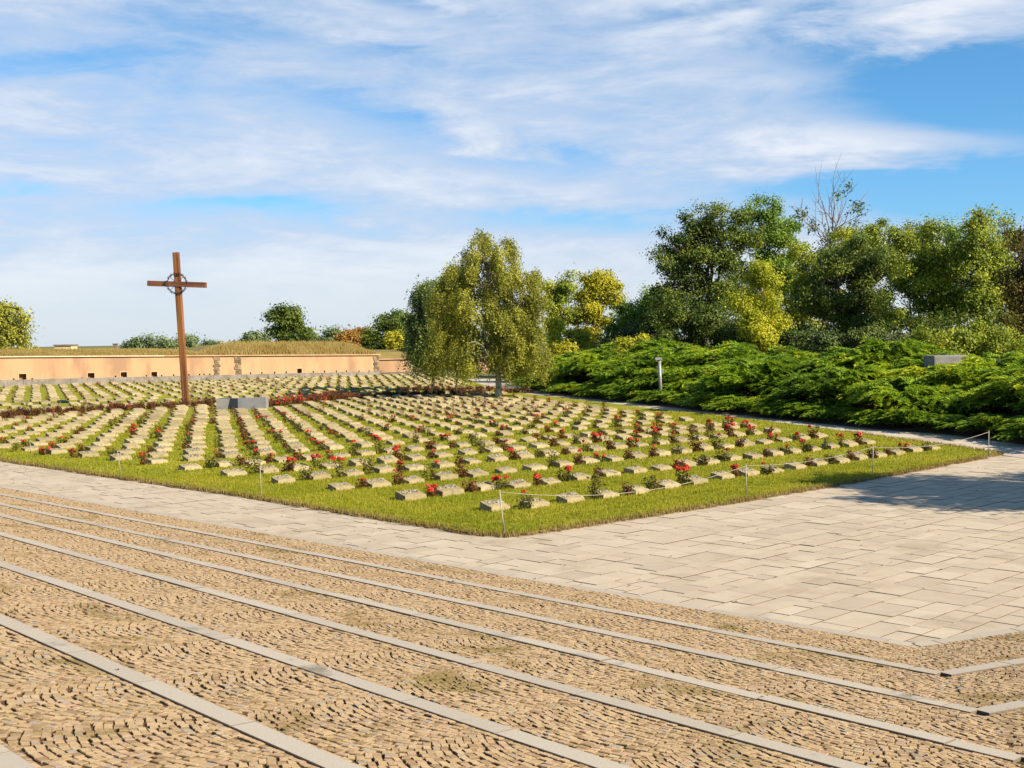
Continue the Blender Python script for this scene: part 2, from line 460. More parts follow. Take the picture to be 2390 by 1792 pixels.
def ramp_sheet():
    # joint bed: a grid following the two slopes
    xs = np.arange(-22, 14.01, 0.25); ys = np.arange(-2, 36.01, 0.25)
    X, Y = np.meshgrid(xs, ys); P = np.stack([X.ravel(), Y.ravel()], 1)
    a, b = d12(P); m = np.maximum(a, b)
    Z = SL * m - 0.013
    Z[m < 0] = -0.05
    idx = np.arange(len(P)).reshape(X.shape)
    Q = np.stack([idx[:-1, :-1], idx[:-1, 1:], idx[1:, 1:], idx[1:, :-1]], -1).reshape(-1, 4)
    keep = (m[Q] > -0.4).all(1)
    Q = Q[keep]
    o = obj('slope_bed', mesh_np('slope_bed', np.column_stack([P, Z]), Q, smooth=True), M['joint'])
    tag(o, kind='structure')
ramp_sheet()

def in_view(p, m=0.6):
    return (p[1] > 3.2) and abs(p[0]) < p[1] * 0.43 + m

def build_setts():
    V = []; Q = []; tint = []
    def sett(c, ax, ay, lx, ly):
        cor = []
        for sx, sy in ((-1, -1), (1, -1), (1, 1), (-1, 1)):
            jx, jy = rng.normal(0, 0.085, 2)
            cor.append(c + ax * (sx * lx / 2 * (1 + jx)) + ay * (sy * ly / 2 * (1 + jy)))
        zt = rng.normal(0, 0.0018); tl = rng.normal(0, 0.024, 2)
        k = len(V)
        for q in cor:
            V.append((q[0], q[1], float(zramp(q)) - 0.018))
        for q in cor:
            r = c + (q - c) * (0.94 + 0.03 * rng.random())
            V.append((r[0], r[1], float(zramp(r)) - 0.005 + zt + tl[0] * ((r - c) @ ax) + tl[1] * ((r - c) @ ay)))
        for q in cor:
            r = c + (q - c) * (0.80 + 0.05 * rng.random())
            V.append((r[0], r[1], float(zramp(r)) + zt + tl[0] * ((r - c) @ ax) + tl[1] * ((r - c) @ ay)))
        Q.append((k+8, k+9, k+10, k+11))
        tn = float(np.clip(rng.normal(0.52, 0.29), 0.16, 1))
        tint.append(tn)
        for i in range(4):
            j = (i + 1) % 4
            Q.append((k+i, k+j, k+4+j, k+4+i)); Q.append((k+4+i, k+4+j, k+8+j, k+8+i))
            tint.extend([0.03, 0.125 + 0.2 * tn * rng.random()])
    S = 0.062
    for side, (ee, nn) in enumerate(((e1, n1), (e2, n2))):
        for k in range(0, 10):
            W = 1.15
            t0 = -12.0
            ph = rng.random() * W
            nt = int((34 if side == 0 else 14) / W) + 12
            for ic in range(nt):
                tc = t0 + ph + ic * W
                lo = sd_(side, k, tc) + SW / 2; hi = sd_(side, k + 1, tc) - SW / 2
                pc = P0 + ee * tc + nn * (lo + hi) / 2
                if not in_view(pc, 1.8): continue
                sag = 0.21 + rng.normal(0, 0.05)
                row = lo - sag - rng.random() * S
                while row < hi + 0.05:
                    step = S * (0.90 + 0.2 * rng.random())
                    u = -W / 2 + rng.random() * 0.04
                    while u < W / 2:
                        l = S * (0.85 + 0.55 * rng.random())
                        um = min(u + l / 2, W / 2)
                        d = row + sag * (1 - (um / (W / 2)) ** 2) + rng.normal(0, 0.009)
                        u += l
                        t = tc + um
                        if d < sd_(side, k, t) + SW / 2 + 0.055 or d > sd_(side, k + 1, t) - SW / 2 - 0.055: continue
                        c = P0 + ee * t + nn * d
                        a_, b_ = d12(c)
                        if side == 0 and b_ > a_ : continue
                        if side == 1 and a_ >= b_: continue
                        if not in_view(c, 0.3): continue
                        slope = -2 * sag * um / (W / 2) ** 2
                        ax = ee + nn * slope; ax = ax / np.hypot(*ax)
                        ay = np.array([-ax[1], ax[0]])
                        sett(c, ax, ay, l * 0.95 * math.sqrt(1 + slope * slope * 0.5), step * 0.90 / math.sqrt(1 + slope * slope * 0.5))
                    row += step
                # small wedge setts along the strips
                for kk, sg in ((k, 1), (k + 1, -1)):
                    u = -W / 2
                    while u < W / 2:
                        l = S * (0.8 + 0.6 * rng.random()); t = tc + u + l / 2; u += l
                        d = sd_(side, kk, t) + sg * (SW / 2 + 0.030)
                        c = P0 + ee * t + nn * d
                        a_, b_ = d12(c)
                        if (side == 0 and b_ > a_) or (side == 1 and a_ >= b_) or not in_view(c, 0.3): continue
                        sett(c, ee, nn, l * 0.93, 0.05)
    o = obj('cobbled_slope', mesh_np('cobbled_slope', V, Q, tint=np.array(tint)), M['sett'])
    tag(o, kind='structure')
    print('setts', len(tint) // 9)
build_setts()

def build_strips():
    V = []; Q = []; tint = []
    for side, (ee, nn) in enumerate(((e1, n1), (e2, n2))):
        for k in range(0, 10):
            w = SW if k else 0.16
            t = -14.0
            while t < 40:
                l = 0.9 + 0.7 * rng.random() if k else 1.1
                lo, hi = t + 0.003, t + l - 0.003
                d0 = sd_(side, k, t + l / 2)
                t += l
                # trim at the hip
                def trim(tt, d):
                    c = P0 + ee * tt + nn * d
                    a_, b_ = d12(c)
                    return (b_ > a_ + 1e-6) if side == 0 else (a_ > b_ + 1e-6)
                ts = np.linspace(lo, hi, 25)
                ok = [x for x in ts if not trim(x, sd_(side, k, x))]
                if len(ok) < 3: continue
                lo2, hi2 = ok[0], ok[-1]
                c = P0 + ee * (lo2 + hi2) / 2 + nn * d0
                if not in_view(c, 1.5): continue
                z = float(SL * d0) + 0.014 + rng.normal(0, 0.0015)
                if k == 0: z = 0.006
                ch = 0.004; b = len(V)
                for dd, tt, zz in ((-w/2, lo2, -0.08), (-w/2, hi2, -0.08), (w/2, hi2, -0.08), (w/2, lo2, -0.08),
                                   (-w/2, lo2, -ch), (-w/2, hi2, -ch), (w/2, hi2, -ch), (w/2, lo2, -ch),
                                   (-w/2+ch, lo2+ch, 0), (-w/2+ch, hi2-ch, 0), (w/2-ch, hi2-ch, 0), (w/2-ch, lo2+ch, 0)):
                    q = P0 + ee * tt + nn * (sd_(side, k, tt) + dd)
                    V.append((q[0], q[1], z + zz + SL * (sd_(side, k, tt) - d0 + dd * 0.6) if k else z + zz))
                Q += [(b+8, b+9, b+10, b+11)]
                for i in range(4):
                    j = (i + 1) % 4
                    Q += [(b+4+i, b+4+j, b+8+j, b+8+i), (b+i, b+j, b+4+j, b+4+i)]
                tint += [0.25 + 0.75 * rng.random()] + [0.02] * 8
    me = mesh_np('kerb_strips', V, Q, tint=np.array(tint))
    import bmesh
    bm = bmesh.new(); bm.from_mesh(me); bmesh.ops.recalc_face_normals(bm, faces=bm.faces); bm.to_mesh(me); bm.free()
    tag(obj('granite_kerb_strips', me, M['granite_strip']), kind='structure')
build_strips()

# ------------------------------------------------------------------ path and planted bank on the right
FRONT_PX = [(2500, 1062), (2390, 1042), (2200, 1016), (2013, 1002), (1800, 979), (1660, 964), (1540, 950), (1396, 934), (1300, 922), (1240, 911), (1190, 897), (1160, 885)]
front = np.array([v2(U(*p)) for p in FRONT_PX])
front = np.vstack([[front[0] + (front[0] - front[2]) * 1.2], front])
seg_l = np.hypot(*np.diff(front, axis=0).T)
cum = np.concatenate([[0], np.cumsum(seg_l)])
def front_at(s):
    s = np.clip(s, 0, cum[-1])
    x = np.interp(s, cum, front[:, 0]); y = np.interp(s, cum, front[:, 1])
    return np.array([x, y])
def front_frame(s):
    a = front_at(s - 2.5); b = front_at(s + 2.5); d = (b - a) / np.hypot(*(b - a))
    return front_at(s), np.array([d[1], -d[0]])          # point and normal towards the bank
def bank_z(o):
    o = max(0.0, o)
    x = min(o / 6.0, 1.0)
    return 0.95 * x * x * (3 - 2 * x) + (0.02 * min(max(o - 6, 0), 14))
lawn_path_edge = [v2(U(*p)) for p in ((2500, 1085), (2332, 1062), (2079, 1030), (1902, 1003), (1701, 979), (1500, 957), (1253, 928), (1180, 917), (1120, 902), (1098, 894), (1070, 884))]
pp = [np.array(p) for p in lawn_path_edge] + [p + front_frame(c)[1] * 0.8 for p, c in list(zip(front, cum))[::-1]]
tag(obj('path', poly_mesh('path', pp, 0.010), M['path']), kind='structure')
def build_bank():
    ss = np.arange(0, cum[-1] + 0.01, 1.5); os_ = np.array([0, 0.5, 1, 2, 3, 4, 5, 6, 8, 12, 20, 34, 60])
    V = []
    for s in ss:
        p, n = front_frame(s)
        for o in os_:
            q = p + n * (o + 0.25)
            V.append((q[0], q[1], 0.02 + bank_z(o) + (0.06 * noise.noise((q[0] * 0.7, q[1] * 0.7, 0)) if o > 0.3 else 0)))
    idx = np.arange(len(V)).reshape(len(ss), len(os_))
    Q = np.stack([idx[:-1, :-1], idx[:-1, 1:], idx[1:, 1:], idx[1:, :-1]], -1).reshape(-1, 4)
    tag(obj('bank', mesh_np('bank', V, Q, smooth=True), M['bank']), kind='structure')
build_bank()

# ------------------------------------------------------------------ grass
def build_grass(name, n_try, box, zone, h0, h1, w, per, mat, edge=None, hmul=None, z0=0.035, lean=0.45):
    x0, x1, y0, y1 = box
    P = np.stack([rng.uniform(x0, x1, n_try), rng.uniform(y0, y1, n_try)], 1)
    P = P[(np.abs(P[:, 0]) < P[:, 1] * 0.43 + 0.8)]
    P = P[zone(P)]
    n = len(P)
    P = np.repeat(P, per, 0) + rng.normal(0, 0.018, (n * per, 2))
    m = len(P)
    h = rng.uniform(h0, h1, m)
    if hmul is not None: h *= hmul(P)
    az = rng.uniform(0, 2 * math.pi, m); ln = np.abs(rng.normal(0, lean, m))
    side = np.stack([np.cos(az + math.pi / 2), np.sin(az + math.pi / 2)], 1) * (w * rng.uniform(0.7, 1.3, m))[:, None] / 2
    tip = P + np.stack([np.cos(az), np.sin(az)], 1) * (h * ln)[:, None]
    mid = P + np.stack([np.cos(az), np.sin(az)], 1) * (h * ln * 0.35)[:, None]
    V = np.zeros((m, 5, 3), np.float32)
    V[:, 0, :2] = P - side; V[:, 1, :2] = P + side; V[:, 0, 2] = z0 - 0.005; V[:, 1, 2] = z0 - 0.005
    V[:, 2, :2] = mid + side * 0.8; V[:, 3, :2] = mid - side * 0.8; V[:, 2, 2] = z0 + h * 0.6; V[:, 3, 2] = z0 + h * 0.6
    V[:, 4, :2] = tip; V[:, 4, 2] = z0 + h * np.clip(1.1 - ln * 0.35, 0.5, 1)
    b = np.arange(m)[:, None] * 5
    Q = b + np.array([[0, 1, 2, 3]]); T = b + np.array([[3, 2, 4]])
    t = np.clip(rng.normal(0.5, 0.25, m), 0, 1)
    o = obj(name, mesh_np(name, V.reshape(-1, 3), Q, T, t, t), mat)
    print(name, m)
    return tag(o, kind='stuff')
zl = lambda P: inside(lawn, P) & (edge_dist(lawn, P) > 0.02)
g = build_grass('grass', 150000, (-16, 17, 15, 30), zl, 0.02, 0.060, 0.009, 4, M['grass'])
tag(g, 'short yellow green turf of the cemetery lawn nearest the pavement', 'grass')
g = build_grass('grass', 110000, (-26, 22, 30, 52), zl, 0.02, 0.065, 0.016, 3, M['grass'])
tag(g, 'short green turf between the middle rows of gravestones', 'grass')
ze = lambda P: (edge_dist(lawn, P) < 0.13)
g = build_grass('edge_grass', 260000, (-16, 17, 15, 40), ze, 0.03, 0.11, 0.010, 4, M['dry_grass'], lean=0.7, z0=0.015)
tag(g, 'straw coloured grass fringe along the lawn edge', 'grass')

nlv = 420
PLf = np.stack([rng.uniform(-14, 13, nlv), 8 + 26 * rng.random(nlv) ** 1.0], 1)
PLf = PLf[(edge_dist(lawn, PLf) < 6) | (rng.random(len(PLf)) < 0.35)]
PLf = PLf[~inside(lawn, PLf) | (rng.random(len(PLf)) < 0.3)]
zz_ = zramp(PLf) + 0.012 + np.where(inside(lawn, PLf), 0.06, 0.0)
aL = rng.uniform(0, 6.28, len(PLf))
CL = np.column_stack([PLf, zz_])
WL_ = np.stack([CL + np.column_stack([np.cos(aL + k_ * math.pi / 2) * (0.026 if k_ % 2 == 0 else 0.014), np.sin(aL + k_ * math.pi / 2) * (0.026 if k_ % 2 == 0 else 0.014), np.full(len(CL), 0.010 * (k_ % 2))]) for k_ in range(4)], 1)
o = obj('fallen_leaves', mesh_np('fallen_leaves', WL_.reshape(-1, 3), np.arange(len(CL) * 4).reshape(-1, 4), tint=rng.random(len(CL))), M['juniper_dead'])
tag(o, 'small brown fallen leaves scattered over the paving', 'leaves', kind='stuff')
# ------------------------------------------------------------------ gravestones and roses
Adir = np.array([math.sin(math.radians(45)), math.cos(math.radians(45))])
AZ = math.atan2(Adir[1], Adir[0])                      # stones lie lengthwise along the rows
def stone_mesh(name, seed):
    r = random.Random(seed)
    L, D = 0.515 + r.uniform(-0.03, 0.03), 0.315 + r.uniform(-0.02, 0.02)
    hf, hb = 0.088 + r.uniform(-0.015, 0.015), 0.152 + r.uniform(-0.02, 0.02)
    nx, ny, nz = 12, 8, 3
    V = []; ids = {}
    def vid(i, j, k):
        if (i, j, k) in ids: return ids[(i, j, k)]
        u, v, w = i / nx, j / ny, k / nz
        x = (u - 0.5) * L; y = (v - 0.5) * D; z = w * (hf + (hb - hf) * v)
        x *= 1 - 0.04 * w; y *= 1 - 0.03 * w
        # worn arrises
        if k == nz and (i in (0, nx) or j in (0, ny)): z -= 0.010
        s = noise.noise((x * 9 + seed, y * 9, z * 9)) * 0.011 + noise.noise((x * 28 + seed, y * 28, z * 28)) * 0.006
        V.append((x + s, y + s * 0.7, max(z + (s if k else -0.03), -0.05)))
        ids[(i, j, k)] = len(V) - 1
        return ids[(i, j, k)]
    Q = []
    for i in range(nx):
        for j in range(ny): Q.append((vid(i, j, nz), vid(i+1, j, nz), vid(i+1, j+1, nz), vid(i, j+1, nz)))
    for k in range(nz):
        for i in range(nx):
            Q.append((vid(i, 0, k), vid(i+1, 0, k), vid(i+1, 0, k+1), vid(i, 0, k+1)))
            Q.append((vid(i+1, ny, k), vid(i, ny, k), vid(i, ny, k+1), vid(i+1, ny, k+1)))
        for j in range(ny):
            Q.append((vid(0, j+1, k), vid(0, j, k), vid(0, j, k+1), vid(0, j+1, k+1)))
            Q.append((vid(nx, j, k), vid(nx, j+1, k), vid(nx, j+1, k+1), vid(nx, j, k+1)))
    return mesh_np(name, V, Q, tint=np.full(len(Q), r.uniform(0.15, 0.95))), (L, D, hf, hb)
STONES = [stone_mesh('gravestone', 11 + i * 7) for i in range(8)]
for me, _ in STONES: me.materials.append(M['gravestone'])

def inscription_mesh(i):
    L, D, hf, hb = STONES[i][1]
    r = random.Random(100 + i)
    mb = MB()
    tilt = math.atan2(hb - hf, D)
    for row in range(2 + i % 2):
        x = -L * (0.33 + 0.05 * r.random())
        v = 0.78 - 0.17 * row
        while x < L * 0.32:
            w = r.uniform(0.012, 0.03)
            if r.random() > 0.15:
                z = hf + (hb - hf) * v
                y = (v - 0.5) * D * 0.97
                R = Matrix.Translation((x, y, z + 0.006)) @ Matrix.Rotation(tilt, 4, 'X')
                mb.box((0, -0.012, -0.012), (w, 0.012, 0.008), R, tint=r.random())
            x += w + r.uniform(0.008, 0.02)
    zp = lambda v: hf + (hb - hf) * v + 0.0015
    mb.add([(-L * 0.40, (0.36 - 0.5) * D, zp(0.36)), (L * 0.36, (0.36 - 0.5) * D, zp(0.36)), (L * 0.36, (0.86 - 0.5) * D, zp(0.86)), (-L * 0.40, (0.86 - 0.5) * D, zp(0.86))], [(0, 1, 2, 3)])
    me = mb.mesh('inscription')
    me.materials.append(M['inscription']); me.materials.append(M['gravestone'])
    me.polygons[len(mb.q) - 1].material_index = 1
    return me
    me.materials.append(M['inscription'])
    return me
INSCR = [inscription_mesh(i) for i in range(8)]

def leaf_quads(C, N, size, asp=0.55, r=rng):
    """quads at centres C facing N"""
    m = len(C)
    N = N / (np.linalg.norm(N, axis=1)[:, None] + 1e-9)
    rnd = r.normal(size=(m, 3))
    a = np.cross(N, rnd); a /= np.linalg.norm(a, axis=1)[:, None] + 1e-9
    b = np.cross(N, a)
    s = (size * r.uniform(0.65, 1.35, m))[:, None]
    V = np.zeros((m, 4, 3), np.float32)
    V[:, 0] = C - a * s * 0.5; V[:, 2] = C + a * s * 0.5
    bow = N * s * 0.08
    V[:, 1] = C + b * s * asp * 0.5 + bow; V[:, 3] = C - b * s * asp * 0.5 + bow
    Q = np.arange(m)[:, None] * 4 + np.array([[0, 1, 2, 3]])
    return V.reshape(-1, 3), Q

def bush_parts(seed, h=0.3, rad=0.17, stems=9, leaves=110):
    r = np.random.default_rng(seed)
    V = []; T = []
    tips = []
    pts = []
    for s in range(stems):
        az = r.uniform(0, 2 * math.pi); ro = rad * r.uniform(0.2, 1.0)
        hh = h * r.uniform(0.55, 1.15)
        base = np.array([math.cos(az), math.sin(az)]) * rad * 0.25
        top = np.array([math.cos(az) * ro, math.sin(az) * ro])
        k = len(V); w = 0.005
        V += [(base[0] - w, base[1], -0.03), (base[0] + w, base[1], -0.03), (top[0], top[1], hh),
              (base[0], base[1] - w, -0.03), (base[0], base[1] + w, -0.03)]
        T += [(k, k+1, k+2), (k+3, k+4, k+2)]
        tips.append((top[0], top[1], hh))
        for j in range(leaves // stems):
            f = r.uniform(0.25, 1.0)
            q = np.array([*(base + (top - base) * f), hh * f]) + r.normal(0, 0.030, 3)
            q[2] = max(q[2], 0.03)
            pts.append(q)
    C = np.array(pts)
    LV, LQ = leaf_quads(C, r.normal(size=(len(C), 3)) + np.array([0, 0, 0.7]), 0.052, 0.62, r)
    n0 = len(V)
    V = np.vstack([np.array(V), LV])
    tq = np.clip(r.normal(0.45, 0.28, len(LQ)), 0, 1)
    return V, LQ + n0, np.array(T), tq, tips
def bloom_mesh(name, r0=0.045, seed=0):
    r = np.random.default_rng(seed)
    C = []; N = []
    for ring, (el, n) in enumerate(((0.1, 6), (0.6, 6), (1.1, 4), (1.5, 2))):
        for i in range(n):
            az = 2 * math.pi * (i + 0.5 * (ring % 2)) / n + r.uniform(-0.2, 0.2)
            d = np.array([math.cos(az) * math.cos(el), math.sin(az) * math.cos(el), math.sin(el) * 0.8])
            C.append(d * r0 * 0.55); N.append(d)
    V, Q = leaf_quads(np.array(C), np.array(N), r0 * 1.2, 0.95, r)
    return mesh_np(name, V, Q)
BLOOM = [bloom_mesh('bloom', 0.048, 3), bloom_mesh('bloom', 0.040, 5)]
BLOOM[0].materials.append(M['bloom']); BLOOM[1].materials.append(M['bloom_orange'])
BUSH = []
for i in range(7):
    h = [0.30, 0.38, 0.24, 0.33, 0.28, 0.42, 0.22][i]
    V, Q, T, tq, tips = bush_parts(200 + i, h, 0.13 + 0.08 * (i % 3) / 2, 9 + i % 4, 165)
    me = mesh_np('rose_bush', V, Q, T, tq, np.full(len(T), 0.3))
    me.materials.append(M['rose_leaf'] if i % 3 else M['rose_red_leaf'])
    BUSH.append((me, tips, V, Q, T, tq))

# rows in front, measured one by one: first stone, step, number (photo pixels of the near left foot)
ROWS_PX = {
 0: [(1145.2,1200.4),(1239.2,1192.6),(1324.2,1181.2),(1406,1170),(1482,1159),(1553,1147),(1619,1137),(1684,1124.6),(1744,1117),(1802.6,1110),(1856,1101.4),(1908,1093),(1960,1086.7),(2005.4,1078.7),(2050.7,1073.4),(2093.4,1066.7),(2134.7,1060),(2176,1054.7)],
 1: [(946.2,1174.5),(1036.6,1163.6),(1121.7,1152),(1200.4,1145.6),(1276.3,1137.4),(1346,1127.5),(1414.6,1118.4),(1479,1111),(1540.4,1103.8),(1598.3,1095.3),(1652.5,1089.3),(1705,1080),(1756.5,1075.7),(1804,1069.4)],
 2: [(782.5,1151),(868.4,1143.8),(951,1135.3),(1029.4,1126.6),(1102.6,1119.3),(1173,1111),(1241.6,1104),(1305.8,1095),(1366.7,1086.8),(1425.5,1082)],
 3: [(646.8,1134.7),(730,1125.7),(808.8,1117.5),(884.7,1110.7),(955.8,1104),(1024.9,1097.6),(1091.8,1088.6),(1154.2,1082.3)],
 4: [(531,1116.6),(611.6,1110),(684,1104),(759,1099),(829,1093),(895.6,1086.8),(959.8,1080),(1024,1072.7)],
 5: [(429,1102),(506.7,1095),(579,1091.3),(648.6,1084),(714.6,1078.7),(782.5,1074),(842,1067.8),(902.8,1061.5),(959.8,1058)]}
path_edge = np.array([v2(U(*p)) for p in ((2332, 1060), (2236, 1044.6), (2079, 1024), (1902, 998), (1701, 974), (1500, 952), (1380, 937), (1253, 923))])
hedgeL = np.array([v2(U(*p)) for p in ((-260, 990), (0, 977), (220, 963), (420, 952), (500, 948))])
hedgeR = np.array([v2(U(*p)) for p in ((620, 952), (690, 944), (800, 934), (930, 927), (1060, 922), (1160, 919), (1245, 917))])
hedgeM = np.vstack([hedgeL[-1:], hedgeR[:1]])
hedge2 = np.array([v2(U(*p)) for p in ((930, 917), (1060, 914), (1160, 911))])
cross_p = v2(U(434, 948)); bench_p = v2(U(562, 957)); birch_p = v2(U(1163, 929))
half = Adir * 0.30 + np.array([-Adir[1], Adir[0]]) * 0.185        # near-left foot -> centre

spots = []      # (centre, row, index)
for r_, px in ROWS_PX.items():
    W = np.array([v2(U(*p)) for p in px])
    idx = np.arange(len(W))
    k1 = np.polyfit(idx, W[:, 0], 2); k2 = np.polyfit(idx, W[:, 1], 2)
    for i in idx: spots.append((W[i] + half, r_, int(i)))
    i = len(W); last = W[-1]; st = (W[-1] - W[-5]) / 4
    while r_ > 0 and i < 40:
        last = last + st
        if (edge_dist(path_edge, last, False)[0] < 2.0) or not inside(lawn, last)[0]: break
        spots.append((last + half, r_, i)); i += 1
# the rest of the bed: a staggered lattice
O7 = v2(U(437, 1080.5)); la = (v2(U(765, 1054)) - O7) / 4.0; lv = (v2(U(449.7, 1020.3)) - O7) / 5.0
print('lattice', O7, la, lv)
row6 = np.array([s[0] for s in spots if s[1] == 5])
rdir = la / np.hypot(*la); rn = np.array([-rdir[1], rdir[0]])
lat = []
for j in range(-3, 75):
    for i in range(-70, 70):
        ii = max(-6, min(i, 26)) / 26.0
        w = O7 + la * i + lv * j + np.array([-0.0065, -0.004]) * i * min(j, 22) * (1 if 0 < i < 45 else 0.3)
        lat.append((w, j, i))
LW = np.array([l[0] for l in lat])
ok = inside(lawn, LW) & (edge_dist(lawn, LW) > 1.25) & (np.abs(LW[:, 0]) < LW[:, 1] * 0.425 + 1.0)
ok &= ~((edge_dist(path_edge, LW, False) < 1.9))
for hd in (hedgeL, hedgeR, hedgeM): ok &= edge_dist(hd, LW, False) > 0.75
ok &= edge_dist(hedge2, LW, False) > 0.45
ok &= ((LW - wallA) @ np.array([wdir[1], -wdir[0]])) > 1.6
for q, rr in ((cross_p, 1.3), (bench_p, 1.9), (birch_p, 0.9)): ok &= np.hypot(*(LW - q).T) > rr
near_rows = np.array([s[0] - half for s in spots])
for k in np.nonzero(ok)[0]:
    w, j, i = lat[k]
    dist = np.hypot(*(near_rows - w).T).min()
    rel = (w - (row6[0] - half)) @ rn
    if rel < 0.8 and w[1] < 60: continue
    hy = np.interp(w[0], np.concatenate([hedgeL[:, 0], hedgeR[:, 0]]), np.concatenate([hedgeL[:, 1], hedgeR[:, 1]]))
    if w[1] > hy and j % 2: continue
    if w[1] > 72 and (j // 2) % 2: w = w + la * 0.5
    if dist < 0.85: continue
    spots.append((w + half + rng.normal(0, 0.03, 2), 6 + j, i))
print('stones', len(spots))

ORD = ['first','second','third','fourth','fifth','sixth','seventh','eighth','ninth','tenth','eleventh','twelfth','thirteenth','fourteenth','fifteenth','sixteenth','seventeenth','eighteenth','nineteenth','twentieth']
def ordinal(n):
    if n < 20: return ORD[n]
    tens = {2: 'twenty', 3: 'thirty', 4: 'forty', 5: 'fifty', 6: 'sixty', 7: 'seventy'}
    n1_ = n + 1
    if n1_ % 10 == 0: return {3: 'thirtieth', 4: 'fortieth', 5: 'fiftieth', 6: 'sixtieth'}.get(n1_ // 10, str(n1_))
    return tens.get(n1_ // 10, 'ninety') + '-' + ORD[n1_ % 10 - 1]
# rank inside rows (left to right in the picture)
rows = {}
for s in spots: rows.setdefault(s[1], []).append(s)
rank = {}
rkeys = sorted(rows)
for rn_i, rk in enumerate(rkeys):
    for n_, s in enumerate(sorted(rows[rk], key=lambda s: s[0][0] / s[0][1])): rank[id(s)] = (rn_i, n_)
spots.sort(key=lambda s: s[0][1])
NEAR = spots[:300]; FAR = spots[300:]
GR_ST = 'low gravestones set out in rows on the lawn'
GR_RB = 'rose bushes planted between the gravestones'
bushes = []
for n_, s in enumerate(NEAR):
    c, rr, ii = s
    k = int(rng.integers(0, 8))
    me = STONES[k][0]
    o = bpy.data.objects.new('gravestone', me)
    o.location = (c[0], c[1], 0.03); o.rotation_euler = (rng.normal(0, 0.03), rng.normal(0, 0.03), AZ + rng.normal(0, 0.04))
    sc = 1 + rng.normal(0, 0.03); o.scale = (sc, sc, sc * (0.9 + 0.25 * rng.random()))
    link(o)
    ri, pos = rank[id(s)]
    first_skip = (ri < 6 and rng.random() < 0.80) or (ri >= 6 and rng.random() < 0.6)
    if ri == 0 and ii == 0: first_skip = False
    if ri < 6 and ii == 0: first_skip = False
    has_bush = first_skip
    has_ins = n_ < 120
    lab = 'low gravestone, ' + ordinal(pos) + ' from left in ' + ordinal(ri) + ' row from near lawn edge' + (', rose beside it' if has_bush else ', no rose')
    tag(o, lab, 'gravestone', GR_ST)
    if has_ins:
        q = bpy.data.objects.new('inscription', INSCR[k]); link(q, o)
    if has_bush:
        b = c - Adir * (0.30 + 0.14 + rng.normal(0, 0.02)) + np.array([Adir[1], -Adir[0]]) * rng.normal(0.05, 0.06)
        bushes.append((b, ri, pos))
for n_, (b, ri, pos) in enumerate(bushes):
    k = int(rng.integers(0, 7))
    o = bpy.data.objects.new('rose_bush', BUSH[k][0])
    o.location = (b[0], b[1], 0.03); o.rotation_euler = (0, 0, rng.uniform(0, 6.28))
    sc = rng.uniform(0.85, 1.3) if ri < 6 else rng.uniform(0.75, 1.1); o.scale = (sc * 1.15, sc * 1.15, sc * 0.86)
    link(o)
    nb = int(rng.choice([1, 1, 2, 3, 5])) if rng.random() < 0.66 else 0
    col = ' with red blooms' if nb > 1 else (' with a red bloom' if nb else ' without open blooms')
    tag(o, 'rose bush' + col + ' left of ' + ordinal(pos) + ' gravestone in ' + ordinal(ri) + ' row', 'rose bush', GR_RB)
    tips = sorted(BUSH[k][1], key=lambda t: -t[2])
    for q in range(min(nb, len(tips))):
        bl = bpy.data.objects.new('bloom', BLOOM[int(rng.random() < 0.35)])
        bl.location = tips[q]; bl.rotation_euler = (rng.normal(0, 0.4), rng.normal(0, 0.4), rng.uniform(0, 6.28)); bl.scale = (rng.uniform(1.0, 1.6) if ri < 8 else rng.uniform(0.8, 1.2),) * 3; link(bl, o)

# everything further back: one object of stones, one of roses
def far_stones():
    Vs = []; Qs = []; ts = []; base = 0
    for c, rr, ii in FAR:
        L, D = 0.53 + rng.normal(0, 0.02), 0.32; hf, hb = 0.085 * rng.uniform(0.8, 1.2), 0.155 * rng.uniform(0.85, 1.2)
        a = AZ + rng.normal(0, 0.04); ca, sa = math.cos(a), math.sin(a)
        P = np.array([(-L/2, -D/2, -0.04), (L/2, -D/2, -0.04), (L/2, D/2, -0.04), (-L/2, D/2, -0.04),
                      (-L/2, -D/2, hf - .01), (L/2, -D/2, hf - .01), (L/2, D/2, hb - .01), (-L/2, D/2, hb - .01),
                      (-L/2+.02, -D/2+.02, hf), (L/2-.02, -D/2+.02, hf), (L/2-.02, D/2-.02, hb), (-L/2+.02, D/2-.02, hb)])
        P += rng.normal(0, 0.007, P.shape)
        W = np.stack([c[0] + P[:, 0] * ca - P[:, 1] * sa, c[1] + P[:, 0] * sa + P[:, 1] * ca, P[:, 2] + 0.035], 1)
        Vs.append(W)
        q = [(8, 9, 10, 11)]
        for i in range(4):
            j = (i + 1) % 4; q += [(i, j, 4 + j, 4 + i), (4 + i, 4 + j, 8 + j, 8 + i)]
        Qs.append(np.array(q) + base); base += 12
        ts += [rng.uniform(0.1, 1)] * 9
    o = obj('distant_gravestones', mesh_np('distant_gravestones', np.vstack(Vs), np.vstack(Qs), tint=np.array(ts)), M['gravestone'])
    tag(o, 'mass of low gravestones in the rows further back, up to the fortress wall', 'gravestones', kind='stuff')
far_stones()
